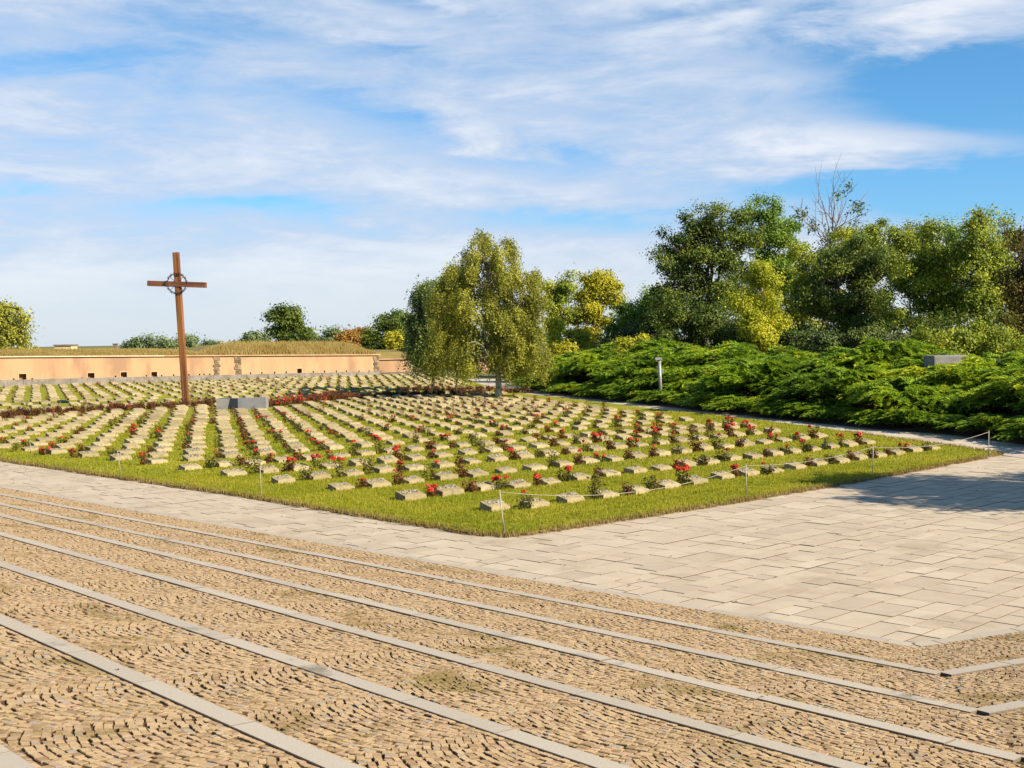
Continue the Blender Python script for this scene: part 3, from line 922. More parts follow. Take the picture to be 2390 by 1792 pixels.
def plants(name, items, label, cat, kind, mats, bloomp=0.5, leafs=None, scale=(0.8, 1.2)):
    """many small rose plants merged into one mesh; items = list of plan points"""
    Vs = []; Qs = []; Ts = []; tq = []; tt = []; mi_q = []; base = 0
    for p in items:
        k = int(rng.integers(0, 7)); me, tips, V, Q, T, tqk = BUSH[k]
        sc = rng.uniform(*scale); a = rng.uniform(0, 6.28); ca, sa = math.cos(a), math.sin(a)
        sel = rng.random(len(Q)) < 0.55 if leafs is None else rng.random(len(Q)) < leafs
        qv = V[Q[sel]].reshape(-1, 3) * sc
        # larger but fewer leaves further away
        W = np.stack([p[0] + qv[:, 0] * ca - qv[:, 1] * sa, p[1] + qv[:, 0] * sa + qv[:, 1] * ca, qv[:, 2] + 0.03], 1)
        n = int(sel.sum())
        Vs.append(W); Qs.append(np.arange(n * 4).reshape(-1, 4) + base); base += n * 4
        tq += list(tqk[sel]); mi_q += [0] * n
        if rng.random() < bloomp:
            nb = int(rng.integers(1, 5))
            for t in tips[:nb]:
                C = np.array(t) * sc + rng.normal(0, 0.012, (5, 3))
                LV, LQ = leaf_quads(C, rng.normal(size=(5, 3)), 0.07, 0.9)
                W = np.stack([p[0] + LV[:, 0] * ca - LV[:, 1] * sa, p[1] + LV[:, 0] * sa + LV[:, 1] * ca, LV[:, 2] + 0.03], 1)
                Vs.append(W); Qs.append(LQ + base); base += 20; tq += [0.5] * 5; mi_q += [1] * 5
    me = mesh_np(name, np.vstack(Vs), np.vstack(Qs), tint=np.array(tq), midx=mi_q)
    o = obj(name, me, mats)
    return tag(o, label, cat, kind=kind)
far_b = []
for c, rr, ii in FAR:
    dpt = c[1]
    if rng.random() < (0.68 if dpt < 62 else 0.3):
        far_b.append(c - Adir * 0.43 + rng.normal(0, 0.05, 2))
plants('distant_rose_bushes', far_b, 'mass of small dark rose bushes between the rows further back', 'rose bushes', 'stuff', [M['rose_red_leaf'], M['bloom']], 0.14)
def along(poly, step, wid):
    L = np.hypot(*np.diff(poly, axis=0).T); c = np.concatenate([[0], np.cumsum(L)])
    out = []
    for s in np.arange(0, c[-1], step):
        out.append(np.array([np.interp(s, c, poly[:, 0]), np.interp(s, c, poly[:, 1])]) + rng.normal(0, wid, 2))
    return out
plants('rose_hedge', along(hedgeL, 0.06, 0.27), 'dull dark red rose hedge running left from the grey memorial past the cross', 'hedge', None, [M['hedge_leaf'], M['bloom']], 0.04, 1.0, (0.75, 1.1))
ptsR = along(hedgeR, 0.075, 0.23)
nA = int(len(ptsR) * 0.40)
plants('rose_hedge', ptsR[:nA], 'bright red flowering rose hedge right of the grey memorial', 'hedge', None, [M['rose_red_leaf'], M['bloom']], 1.0, 0.9, (0.85, 1.25))
plants('rose_hedge', ptsR[nA:], 'dark red brown rose hedge running up to the birch trunk and the path', 'hedge', None, [M['hedge_leaf'], M['bloom']], 0.05, 1.0, (0.75, 1.1))
plants('rose_hedge', along(hedge2, 0.12, 0.15), 'thin dark rose hedge behind the main one, left of the birch', 'hedge', None, [M['hedge_leaf'], M['bloom']], 0.03, 1.0, (0.8, 1.2))

# ------------------------------------------------------------------ rope posts
POSTS = [((69.6, 1028.6), (75, 1064.8), 'leftmost'), ((274, 1054), (284, 1111.8), 'second from left'), ((607, 1090), (610.5, 1162), 'third from left'),
         ((1166, 1145), (1178, 1251), 'corner'), ((1741, 1084.6), (1742, 1156), 'r1'), ((2037.8, 1041), (2037, 1107), 'r2'), ((2308, 1006), (2307, 1066), 'r3')]
PL = ['thin pale leaning rope post at the far left lawn edge', 'thin pale leaning rope post, second from the left on the lawn edge',
      'thin pale rope post between the leaning post and the corner post', 'thin rope post with dark foot standing at the near lawn corner',
      'thin rope post on the right lawn edge, first after the corner post', 'thin rope post on the right lawn edge, second after the corner post', 'thin rope post at the far right tip of the lawn by the path']
tops = []
for i, (tp, bp, nm) in enumerate(POSTS):
    b = U(*bp); b.z = 0.0
    d = ray(*tp); t = b.y / d.y
    top = Vector((d.x * t, b.y, HC + d.z * t))
    r = empty('rope_post', b); tag(r, PL[i], 'post', 'thin rope posts round the lawn')
    v = top - b
    mb = MB(); mb.tube([(0, 0, -0.05), v], 0.0075 if i < 3 else 0.010, 8)
    mb.build('pole', M['post'], r, smooth=True)
    mb = MB(); mb.tube([v - Vector((0, 0, 0.012)), v + Vector((0, 0, 0.012))], 0.013, 8)
    mb.build('cap', M['post'], r)
    if i >= 3:
        mb = MB(); mb.tube([v * 0.02, v * 0.30], 0.014, 8); mb.build('foot_sleeve', M['post_dark'], r)
    tops.append(top)
RL = ['sagging pale rope from the corner post to the first post on the right', 'pale rope between the first and second posts on the right lawn edge', 'pale rope rising to the far right post beside the path']
for k, (i, j, sag) in enumerate(((3, 4, 0.26), (4, 5, 0.10), (5, 6, 0.15))):
    a, b = tops[i], tops[j]
    a0 = Vector(a); pts = []
    for q in range(25):
        f = q / 24
        p = a.lerp(b, f); p.z -= sag * 4 * f * (1 - f) + 0.02
        pts.append(p - a0)
    mb = MB(); mb.tube(pts, 0.0055, 6)
    o = mb.build('rope', M['rope'], None, a0, smooth=True)
    tag(o, RL[k], 'rope', 'ropes along the right lawn edge')

# ------------------------------------------------------------------ wooden cross
def build_cross():
    r = empty('wooden_cross', (cross_p[0], cross_p[1], 0.0))
    tag(r, 'tall brown timber cross with a barbed wire crown on the lawn', 'cross')
    dep = cross_p[1]
    top = UD(380, 545, dep) - Vector((cross_p[0], cross_p[1], 0)); base = UD(402, 877, dep) - Vector((cross_p[0], cross_p[1], 0))
    w = 0.145
    ax = (top - base).normalized(); X = Vector((1, 0, 0)); X = (X - ax * X.dot(ax)).normalized(); Y = ax.cross(X)
    R = Matrix((X, Y, ax)).transposed().to_4x4()
    Mx = Matrix.Translation(base) @ R @ Matrix.Rotation(math.radians(-7), 4, 'Z')
    L = (top - base).length
    def beam(name, lo, hi, MM, mat):
        mb = MB(); mb.box(lo, hi); o = mb.build(name, mat, r); o.matrix_local = MM; bevel(o, 0.012, 2); return o
    beam('upright', (-w, -w * 0.9, -0.3), (w, w * 0.9, L), Mx, M['wood'])
    c = UD(384, 612.5, dep) - Vector((cross_p[0], cross_p[1], 0))
    l = UD(317.5, 611.5, dep) - Vector((cross_p[0], cross_p[1], 0)); rr = UD(448, 616, dep) - Vector((cross_p[0], cross_p[1], 0))
    bx = (rr - l).normalized(); by = Vector((0, 1, 0)); bz = bx.cross(by)
    by = bz.cross(bx)
    RB = Matrix((bx, by, bz)).transposed().to_4x4()
    Lb = (rr - l).length; mid = (l + rr) / 2
    beam('crossbar', (-Lb / 2, -w * 1.08, -0.135), (Lb / 2, w * 0.7, 0.135), Matrix.Translation(mid) @ RB @ Matrix.Rotation(math.radians(-7), 4, 'Z'), M['wood_bar'])
    # barbed wire ring
    rc = c; mb = MB(); rad = 0.50
    for wob, r0, ph in ((0.03, 0.016, 0.0), (0.03, 0.016, 2.1)):
        pts = []
        for k in range(49):
            a = 2 * math.pi * k / 48
            q = rad + wob * math.sin(6 * a + ph)
            pts.append(rc + Vector((math.cos(a) * q, -0.20 + 0.03 * math.cos(6 * a + ph), math.sin(a) * q)))
        mb.tube(pts, r0, 5, cap=False)
    for k in range(16):
        a = 2 * math.pi * (k + 0.5) / 16
        p = rc + Vector((math.cos(a) * rad, -0.20, math.sin(a) * rad))
        for e in (0.6, -0.6, 2.2):
            dv = Vector((math.cos(a + e), 0.3 * math.sin(3 * e), math.sin(a + e))) * 0.10
            mb.tube([p - dv * 0.6, p + dv], [0.016, 0.009], 4)
    for s in (1, -1):
        for e in (0.785, 2.356):
            mb.tube([rc + Vector((math.cos(e) * rad * s, -0.2, math.sin(e) * rad * s)), rc + Vector((math.cos(e) * 0.14 * s, -0.17, math.sin(e) * 0.14 * s))], 0.013, 5)
    mb.build('wire_crown', M['iron'], r)
    mb = MB(); mb.box((-0.45, -0.35, -0.05), (0.45, 0.35, 0.085)); o = mb.build('base_slab', M['plinth_pale'], r); bevel(o, 0.02)
build_cross()

# ------------------------------------------------------------------ grey memorial slabs
def build_bench():
    dep = bench_p[1]
    c = UD(514, 888, dep)
    r = empty('memorial_table', (c.x, dep, 0.0))
    tag(r, 'low grey memorial of two smooth slabs meeting at an angle, in the rose hedge', 'memorial')
    k = dep / 2684.0
    wl, wr, h = 50 * k, 58 * k, 0.56
    th = 0.22
    aL, aR = math.radians(38), math.radians(14)
    def slab(name, length, ang, sgn):
        mb = MB()
        if sgn < 0: mb.box((-length / math.cos(ang), 0, -0.05), (0, th, h))
        else: mb.box((0.0, 0, -0.05), (length / math.cos(ang), th, h + 0.02))
        o = mb.build(name, M['steel_slab'], r); o.rotation_euler = (0, 0, -ang if sgn < 0 else ang); bevel(o, 0.01)
        return o
    a = slab('left_slab', wl, aL, -1); a.location = (-0.004, 0.01, 0)
    b = slab('right_slab', wr, aR, 1)
    a['label'] = 'slab turned away from the sun'; b['label'] = 'sunlit slab'
    mb = MB(); mb.box((-wl, 0.35, -0.05), (wr, 1.0, h - 0.02)); mb.build('core', M['concrete'], r)
build_bench()

# ------------------------------------------------------------------ fortress wall
def build_wall():
    L0 = 26.0                                         # carries on beyond the left of the picture
    A = wallA - wdir * L0; B = wallB
    Lt = float(np.hypot(*(B - A)))
    r = empty('fortress_wall', (A[0], A[1], 0.0), math.atan2(wdir[1], wdir[0]))
    tag(r, 'long ochre plastered fortress wall with grey plinth and grassy top', 'wall')
    fn = np.array([wdir[1], -wdir[0]])                # front normal
    ht = lambda x: 2.36 - 0.50 * max(0, (x - L0)) / (Lt - L0)
    # window and loophole positions along the wall, from the photo
    def onwall(px, py):
        d = ray(px, py)
        # intersect with the front plane
        n = Vector((fn[0], fn[1], 0)); t = (Vector((A[0], A[1], 0)) - Vector((0, 0, HC))).dot(n) / d.dot(n)
        p = Vector((0, 0, HC)) + d * t
        return (np.array([p.x, p.y]) - A) @ wdir, p.z
    holes = []
    for (px, py, w, h) in ((53, 879, 0.56, 0.46), (212.6, 876.5, 0.54, 0.44), (289, 874.5, 0.52, 0.44), (360, 873.5, 0.5, 0.42), (699, 865.5, 0.44, 0.42)):
        s, z = onwall(px, py); holes.append((s, z, w, h, 1))
    for zx, zy in ((18, 322), (137, 320), (220, 318), (255, 317), (300, 316), (620, 306), (708, 304), (808, 301), (898, 298), (1110, 294), (1198, 292), (1290, 291), (1370, 290), (1468, 291), (1547, 290)):
        s, z = onwall(400 + zx * 0.2984, 780 + zy * 0.2984); holes.append((s, z, 0.12, 0.2, 0))
    for zx, zy in ((178, 578), (415, 574), (1060, 565), (1490, 543), (1890, 536), (2085, 534)):
        s, z = onwall(zx * 0.1809, 780 + zy * 0.1809); holes.append((s, z, 0.13, 0.12, 0))
    holes.sort()
    # front face with openings
    mb = MB(); xs = 0.0
    def strip(x0, x1, spans):
        h0, h1 = ht(x0), ht(x1)
        zs = 0.0
        for z0, z1 in spans + [(None, None)]:
            top = z0 if z0 is not None else None
            if top is None: mb.add([(x0, 0, zs), (x1, 0, zs), (x1, 0, h1), (x0, 0, h0)], [(0, 1, 2, 3)])
            else:
                mb.add([(x0, 0, zs), (x1, 0, zs), (x1, 0, top), (x0, 0, top)], [(0, 1, 2, 3)]); zs = z1
    for (s, z, w, h, big) in holes:
        if s - w / 2 > xs: strip(xs, s - w / 2, [])
        strip(s - w / 2, s + w / 2, [(z - h / 2, z + h / 2)]); xs = s + w / 2
    strip(xs, Lt, [])
    mb.add([(Lt, 0, 0), (Lt, 5, 0), (Lt, 5, ht(Lt)), (Lt, 0, ht(Lt))], [(0, 1, 2, 3)])
    mb.add([(0, 5, 0), (0, 0, 0), (0, 0, ht(0)), (0, 5, ht(0))], [(0, 1, 2, 3)])
    mb.build('plaster_face', M['plaster'], r)
    for (s, z, w, h, big) in holes:
        dp = 0.45 if big else 0.25
        m = MB(); x0, x1, z0, z1 = s - w/2, s + w/2, z - h/2, z + h/2
        V = [(x0,0,z0),(x1,0,z0),(x1,0,z1),(x0,0,z1),(x0+.03,dp,z0),(x1-.03,dp,z0),(x1-.03,dp,z1-.02),(x0+.03,dp,z1-.02)]
        m.add(V, [(4,5,6,7),(0,1,5,4),(1,2,6,5),(2,3,7,6),(3,0,4,7)])
        o = m.build('embrasure' if big else 'loophole', M['embrasure'], r)
        if big:
            m = MB(); t = 0.07
            m.box((x0 - t, -0.02, z1), (x1 + t, -0.002, z1 + t)); m.box((x0 - t, -0.02, z0), (x0, -0.002, z1)); m.box((x1, -0.02, z0), (x1 + t, -0.002, z1)); m.box((x0 - t, -0.03, z0 - t), (x1 + t, -0.002, z0))
            m.build('surround', M['surround'], o)
    # plinth in big blocks
    m = MB(); x = 0.0
    while x < Lt + 0.1:
        l = rng.uniform(0.9, 1.6)
        m.box((x, -0.14 + rng.normal(0, 0.008), -0.1), (min(x + l - 0.015, Lt + 0.16), 0.0, 0.56 - 0.20 * max(0, x - L0) / (Lt - L0) + rng.normal(0, 0.01)), tint=rng.random()); x += l
    m.build('plinth', M['plinth'], r)
    # coping: pale slab with a shadow gap below
    for x0, x1, mat, nm in ((0, L0 + 13.0, M['coping_pale'], 'coping'), (L0 + 13.0, Lt + 0.18, M['coping'], 'coping')):
        m = MB(); N = 14
        for k in range(N):
            a, b = x0 + (x1 - x0) * k / N, x0 + (x1 - x0) * (k + 1) / N
            za, zb = ht(a), ht(b)
            m.add([(a,-0.16,za-0.002),(b,-0.16,zb-0.002),(b,0.5,zb-0.002),(a,0.5,za-0.002),(a,-0.16,za+0.085),(b,-0.16,zb+0.085),(b,0.5,zb+0.085),(a,0.5,za+0.085)],
                  [(0,3,2,1),(4,5,6,7),(0,1,5,4),(2,3,7,6)] + ([(3,0,4,7)] if k == 0 else []) + ([(1,2,6,5)] if k == N-1 else []))
        m.build(nm, mat if nm else mat, r)
    # quoins of rough stone
    for (px0, px1) in ((500, 513), (549, 562), (873, 884.5)):
        s0, _ = onwall(px0, 860); s1, _ = onwall(px1, 860)
        s1 = min(s1, Lt + 0.03)
        m = MB(); z = 0.40; top = ht(s0) - 0.02; k = 0
        while z < top:
            h = min(rng.uniform(0.14, 0.24), top - z)
            e0, e1_ = rng.uniform(-0.10, 0.08, 2)
            half_ = rng.uniform(0.35, 0.65)
            xm = s0 + (s1 - s0) * half_
            x1e = s1 + e1_ if s1 < Lt else s1
            m.box((s0 + e0, -0.05 - rng.random() * 0.03, z + 0.008), (xm - 0.008, 0.02, z + h - 0.008), tint=rng.random())
            m.box((xm + 0.008, -0.05 - rng.random() * 0.03, z + 0.008), (x1e, 0.02, z + h - 0.008), tint=rng.random())
            z += h; k += 1
        m.build('quoin', M['quoin'], r)
    # grassed earth on top
    sA, _ = onwall(505, 820)
    cols_ = np.arange(0, Lt + 0.9, 0.9); prof = [(0.25, 0.07), (0.9, 0.26), (1.8, 0.48), (3.0, 0.64), (6.0, 0.70), (14.0, 0.6)]
    V = []
    for x in cols_:
        x = min(x, Lt)
        end = min(1.0, max(0.0, (Lt - x) / 1.5 + 0.06))
        dip = 1 - 0.75 * math.exp(-((x - sA + 0.1) / 1.5) ** 2)
        hi = (0.80 if x < sA else 1.55)
        for (yy, zz) in prof:
            V.append((x, yy, ht(x) + zz * hi * end * dip + 0.06 * noise.noise((x * 0.5, yy, 3))))
    idx = np.arange(len(V)).reshape(len(cols_), len(prof))
    Q = np.stack([idx[:-1, :-1], idx[1:, :-1], idx[1:, 1:], idx[:-1, 1:]], -1).reshape(-1, 4)
    cap = obj('earth_cap', mesh_np('earth_cap', V, Q, smooth=True), M['dry_grass_cap'], r)
    # standing dry grass on the cap
    VA = np.array(V).reshape(len(cols_), len(prof), 3)
    n = 26000
    fi = rng.uniform(0, len(cols_) - 1.001, n); fj = rng.uniform(0, len(prof) - 2.3, n)
    i0 = fi.astype(int); j0 = fj.astype(int); a = (fi - i0)[:, None]; b = (fj - j0)[:, None]
    Pt = (VA[i0, j0] * (1-a) + VA[i0+1, j0] * a) * (1-b) + (VA[i0, j0+1] * (1-a) + VA[i0+1, j0+1] * a) * b
    hgt = rng.uniform(0.08, 0.30, n) * np.where(Pt[:, 0] > sA, 1.5, 0.8)
    W = np.zeros((n, 3, 3)); w = 0.035
    W[:, 0] = Pt + np.array([-w, 0, -0.02]); W[:, 1] = Pt + np.array([w, 0, -0.02]); W[:, 2] = Pt + np.stack([rng.normal(0, 0.08, n), rng.normal(0, 0.05, n), hgt], 1)
    t = np.clip(rng.normal(0.5, 0.3, n), 0, 1)
    g = obj('cap_grass', mesh_np('cap_grass', W.reshape(-1, 3), None, np.arange(n * 3).reshape(-1, 3), None, t), M['dry_grass'], r)
    tag(g, kind='stuff')
    return A, Lt
WA, WL = build_wall()

def build_wall2():
    # lower wall receding behind the birch
    p0 = UD(815, 800, 119.5); p1 = UD(1010, 800, 121.5)
    r = empty('rear_wall', (p0.x, p0.y, 0.0), math.atan2(p1.y - p0.y, p1.x - p0.x))
    tag(r, 'low ochre rear wall with dark plinth, half hidden behind the birch', 'wall')
    L = (p1 - p0).length + 4
    zt = UD(880, 776, 120).z; zb = UD(880, 803, 120).z
    m = MB(); m.box((0, 0, 0), (L, 2.5, zt)); m.build('plaster_face', M['plaster'], r)
    m = MB(); m.box((-0.2, -0.35, -0.05), (L, 0.0, zb)); m.build('plinth', M['post_dark'], r)
    m = MB(); m.box((0, -0.14, zt + 0.002), (L, 0.6, zt + 0.11)); m.build('coping', M['coping'], r)
    V = [(0, 0.3, zt + 0.12), (L, 0.3, zt + 0.12), (L, 3, zt + 0.75), (0, 3, zt + 0.75), (L, 30, zt + 0.8), (0, 30, zt + 0.8)]
    obj('earth_cap', mesh_np('earth_cap', V, [(0, 1, 2, 3), (3, 2, 4, 5)]), M['dry_grass_cap'], r)
build_wall2()

def small_buildings():
    p = UD(118, 768, 112); q = UD(154, 768, 112)
    base = UD(136, 757, 112).z - 0.6; top = UD(136, 747, 112).z
    r = empty('guard_house', ((p.x + q.x) / 2, 112, base))
    tag(r, 'tiny cream flat roofed guard house on top of the rampart', 'guard house')
    w = (q.x - p.x) / 2
    m = MB(); m.box((-w, 0, 0), (w, 1.6, top - base)); m.build('walls', M['house_wall'], r)
    m = MB(); m.box((-w - 0.08, -0.1, top - base + 0.002), (w + 0.08, 1.7, top - base + 0.13)); m.build('roof', M['house_roof'], r)
    c = UD(249.5, 757, 114); t = UD(249.5, 742, 114)
    r = empty('chimney_stack', (c.x, 114, c.z - 0.7))
    tag(r, 'narrow brick chimney stack rising from the rampart grass', 'chimney')
    m = MB(); m.box((-0.17, -0.17, 0), (0.17, 0.17, t.z - c.z + 0.62)); m.build('shaft', M['quoin'], r)
    m = MB(); m.box((-0.22, -0.22, t.z - c.z + 0.622), (0.22, 0.22, t.z - c.z + 0.72)); m.build('cap', M['house_roof'], r)
small_buildings()

# ------------------------------------------------------------------ lamp post and block in the junipers
def lamp():
    dep = 57.6
    t = UD(1424, 772, dep); b = UD(1427.5, 838, dep)
    r = empty('bollard_lamp', (b.x, dep, 0.35)); tag(r, 'slim grey metal lamp post with flat box head rising from the junipers', 'lamp post')
    h = t.z - 0.35; off = t.x - b.x
    m = MB(); m.tube([(0, 0, 0), (off * 0.95, 0, h - 0.12)], 0.075, 10); m.build('post', M['lamp_metal'], r, smooth=True)
    m = MB(); m.box((-0.20 + off, -0.12, h - 0.12), (0.10 + off, 0.12, h)); o = m.build('lamp_head', M['lamp_metal'], r); bevel(o, 0.012)
    m = MB(); m.box((0.062, -0.05, h * 0.62), (0.13, 0.05, h * 0.70)); m.build('junction_box', M['lamp_metal'], r)
lamp()
def block():
    dep = 46.0
    a = UD(2012, 768, dep); b = UD(2088, 768, dep)
    r = empty('stone_block', ((a.x + b.x) / 2, dep, 0.9)); tag(r, 'plain grey concrete block showing above the junipers on the right', 'stone block')
    w = (b.x - a.x) / 2
    m = MB(); m.box((-w, -0.25, 0), (w, 0.9, a.z - 0.9)); o = m.build('body', M['concrete'], r); bevel(o, 0.05, 3)
    m = MB(); m.box((-w - 0.06, -0.33, -0.3), (w + 0.06, 1.0, 0.0)); m.build('footing', M['concrete'], r)
block()

# ------------------------------------------------------------------ junipers
def juniper_mesh(name, seed, R=1.9, Hh=1.1, n=330):
    r = np.random.default_rng(seed)
    V = []; T = []; tint = []
    # boughs: long arching main shoots, each carrying flat feathery sprays
    boughs = []
    for b in range(46):
        az = 2 * math.pi * b / 46 * 1.0 + r.normal(0, 0.35)
        lump = 1 + 0.20 * math.sin(3 * az + seed) + 0.12 * math.sin(7 * az + 2 * seed)
        Lb = R * lump * r.uniform(0.45, 1.08)
        rise = Hh * r.uniform(0.35, 1.15) * (1.25 - 0.45 * Lb / R)
        boughs.append((az, Lb, rise))
    for s in range(n):
        az, Lb, rise = boughs[int(r.integers(0, len(boughs)))]
        f = r.uniform(0.12, 1) ** 0.7
        zf = rise * math.sin(min(1.0, f * 1.25) * math.pi * 0.62) + 0.08
        aa = az + r.normal(0, 0.16)
        o = np.array([math.cos(aa) * Lb * f, math.sin(aa) * Lb * f, zf + r.normal(0, 0.05)])
        da = az + r.normal(0, 0.45)
        dz = 0.42 - 0.62 * f + r.normal(0, 0.10)
        d = np.array([math.cos(da), math.sin(da), dz]); d /= np.linalg.norm(d)
        L = r.uniform(0.30, 0.62) * R / 1.9
        side = np.cross(d, (0, 0, 1)); side /= np.linalg.norm(side) + 1e-9
        upv = np.cross(side, d)
        m = 12
        tb = r.normal(0, 0.12)
        for k in range(m):
            g = (k + 0.5) / m
            p = o + d * L * g + np.array([0, 0, 0.06 * L * math.sin(g * 2.2) - 0.16 * L * g * g])
            wl = (0.34 * (1 - g) ** 0.7 + 0.07) * L * r.uniform(0.7, 1.2)
            for sg in (-1, 1):
                dirv = d * 0.85 + side * sg * 0.75 + upv * r.normal(0.12, 0.16)
                dirv /= np.linalg.norm(dirv)
                tip = p + dirv * wl + np.array([0, 0, -0.05 * wl])
                wv = np.cross(dirv, upv + r.normal(0, 0.35, 3)); wv = wv / (np.linalg.norm(wv) + 1e-9) * (0.016 + 0.012 * r.random()) * (R / 1.9)
                b = len(V)
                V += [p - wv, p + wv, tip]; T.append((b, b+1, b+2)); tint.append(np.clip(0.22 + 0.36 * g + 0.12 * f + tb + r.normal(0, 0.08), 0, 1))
                q = p + dirv * wl * 0.4; tip2 = q + (dirv * 0.6 + d * 0.6 + upv * 0.4) * wl * 0.55
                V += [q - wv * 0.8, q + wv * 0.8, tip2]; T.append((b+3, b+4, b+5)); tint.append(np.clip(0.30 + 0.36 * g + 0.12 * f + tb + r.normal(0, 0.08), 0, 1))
    return mesh_np(name, np.array(V), None, np.array(T), None, np.array(tint))
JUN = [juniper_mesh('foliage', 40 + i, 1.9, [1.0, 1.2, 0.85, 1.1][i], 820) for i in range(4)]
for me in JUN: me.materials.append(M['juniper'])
stem_mb = MB()
for k in range(7):
    a = k * 0.9; stem_mb.tube([(0, 0, -0.3), (0.3 * math.cos(a), 0.3 * math.sin(a), 0.2), (1.1 * math.cos(a + 0.2), 1.1 * math.sin(a + 0.2), 0.5)], [0.05, 0.04, 0.015], 5)
STEM = stem_mb.mesh('stems'); STEM.materials.append(M['bark'])
GJ = 'spreading junipers covering the bank beside the path'
jn = []
for rowi, (o0, step, sc0) in enumerate(((1.10, 1.6, 0.72), (2.9, 2.1, 0.95), (4.7, 2.5, 1.05), (6.8, 2.9, 1.1))):
    s = 3.0 + rowi * 1.1
    while s < cum[-1] - 1.0:
        p, n = front_frame(s)
        c = p + n * (o0 + rng.normal(0, 0.25))
        ka, kb = UD(1427, 838, 57.6), UD(2050, 790, 46.0)
        lowf = 1.0
        if rowi >= 1 and c[1] < 60 and abs(c[0] / c[1] - ka.x / ka.y) < 0.026: lowf = 0.55
        if rowi >= 1 and c[1] < 47.2 and abs(c[0] / c[1] - kb.x / kb.y) < 0.034: lowf = 0.92 if rowi < 3 else 0.7
        if abs(c[0]) < c[1] * 0.43 + 4 and c[1] < 84 and c[1] > 22:
            jn.append((c, o0, lowf * sc0 * (rng.uniform(0.8, 1.0) if rng.random() < 0.7 else rng.uniform(1.15, 1.4)) if rowi else sc0 * rng.uniform(0.85, 1.1), rowi))
        s += step * rng.uniform(0.85, 1.2)
rown = ['at the path edge', 'in the second line up the bank', 'near the top of the bank', 'on the crest below the trees']
cnt = {}
print('junipers', len(jn))
near_j = None
for c, o0, sc, rowi in sorted(jn, key=lambda j: -j[0][0] / j[0][1]):
    i = cnt.get(rowi, 0); cnt[rowi] = i + 1
    r = empty('spreading_juniper', (c[0], c[1], bank_z(o0) - 0.05), rng.uniform(0, 6.28))
    r.scale = (sc, sc, sc * (0.75 if rowi == 0 else 1.0))
    tag(r, 'green spreading juniper ' + rown[rowi] + ', ' + ordinal(i) + ' from the right', 'juniper', GJ)
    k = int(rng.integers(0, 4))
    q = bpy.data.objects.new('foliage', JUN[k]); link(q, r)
    q = bpy.data.objects.new('stems', STEM); link(q, r)
# bare limb and browned spray low on the right
bp = UD(2125, 925, 41.2)
r = empty('juniper_limb', (bp.x, bp.y, 0.1)); tag(r, 'bare twisted tan juniper limb with browned twigs at the path edge', 'bare limb')
P = lambda x, y, d=0.0: UD(x, y, 40.6 + d) - Vector((bp.x, bp.y, 0.1))
m = MB(); m.tube([P(2135, 912), P(2105, 908, -0.1), P(2085, 902, -0.2), P(2078, 890, -0.1), P(2086, 880, 0.2)], [0.07, 0.075, 0.065, 0.05, 0.03], 7)
m.tube([P(2085, 902, -0.2), P(2072, 915, -0.2), P(2066, 935, 0.0)], [0.04, 0.03, 0.02], 6)
m.build('wood', M['twig'], r, smooth=True)
C = np.array([P(2135, 868, -0.5)]) + rng.normal(0, 1, (520, 3)) * np.array([0.27, 0.16, 0.085])
V, Q = leaf_quads(C, rng.normal(size=(520, 3)) + np.array([0, 0, 1.0]), 0.19, 0.25)
obj('dead_spray', mesh_np('dead_spray', V, Q, tint=rng.random(520)), M['juniper_dead'], r)

# ------------------------------------------------------------------ trees
def crown_cloud(blobs, n, clump_r, seed, shell=0.55, flat=0.75):
    """blobs: (centre xyz, radii xyz). Leaf positions gathered in clumps through the volume"""
    r = np.random.default_rng(seed)
    vol = np.array([b[1][0] * b[1][1] * b[1][2] for b in blobs]) ** (2 / 3); vol = vol / vol.sum()
    P = []; N = []; tt = []
    for (c, rad), f in zip(blobs, vol):
        c = np.array(c); rad = np.array(rad)
        nl = int(n * f); nc = max(6, int(1.9 * (rad[0] * rad[2]) / clump_r ** 2))
        d = r.normal(size=(nc, 3)); d /= np.linalg.norm(d, axis=1)[:, None]
        u = shell + (1 - shell) * r.random(nc) ** 0.7
        wob = 1 + 0.20 * r.normal(size=nc) + 0.18 * (r.random(nc) < 0.18)
        cc = c + d * rad * (u * wob)[:, None]
        k = r.integers(0, nc, nl)
        off = r.normal(size=(nl, 3)) * clump_r * np.array([0.55, 0.55, 0.55 * flat]) * r.uniform(0.6, 1.3, nc)[k][:, None]
        P.append(cc[k] + off); N.append(off / clump_r + d[k] * 0.5 + np.array([0, 0, 0.5]) + r.normal(size=(nl, 3)) * 0.9)
        ct = r.normal(0.5, 0.16, nc)
        tt.append(ct[k] + r.normal(0, 0.16, nl))
    return np.vstack(P), np.vstack(N), np.clip(np.concatenate(tt), 0, 1)

def limb_path(a, b, r, wig=0.08):
    a = np.array(a); b = np.array(b); L = np.linalg.norm(b - a)
    pts = [a]
    for f in (0.25, 0.5, 0.75):
        q = a + (b - a) * f + r.normal(0, wig * L, 3) * np.array([1, 1, 0.4]); q[2] += 0.06 * L * math.sin(math.pi * f)
        pts.append(q)
    pts.append(b)
    return [Vector(p) for p in pts]

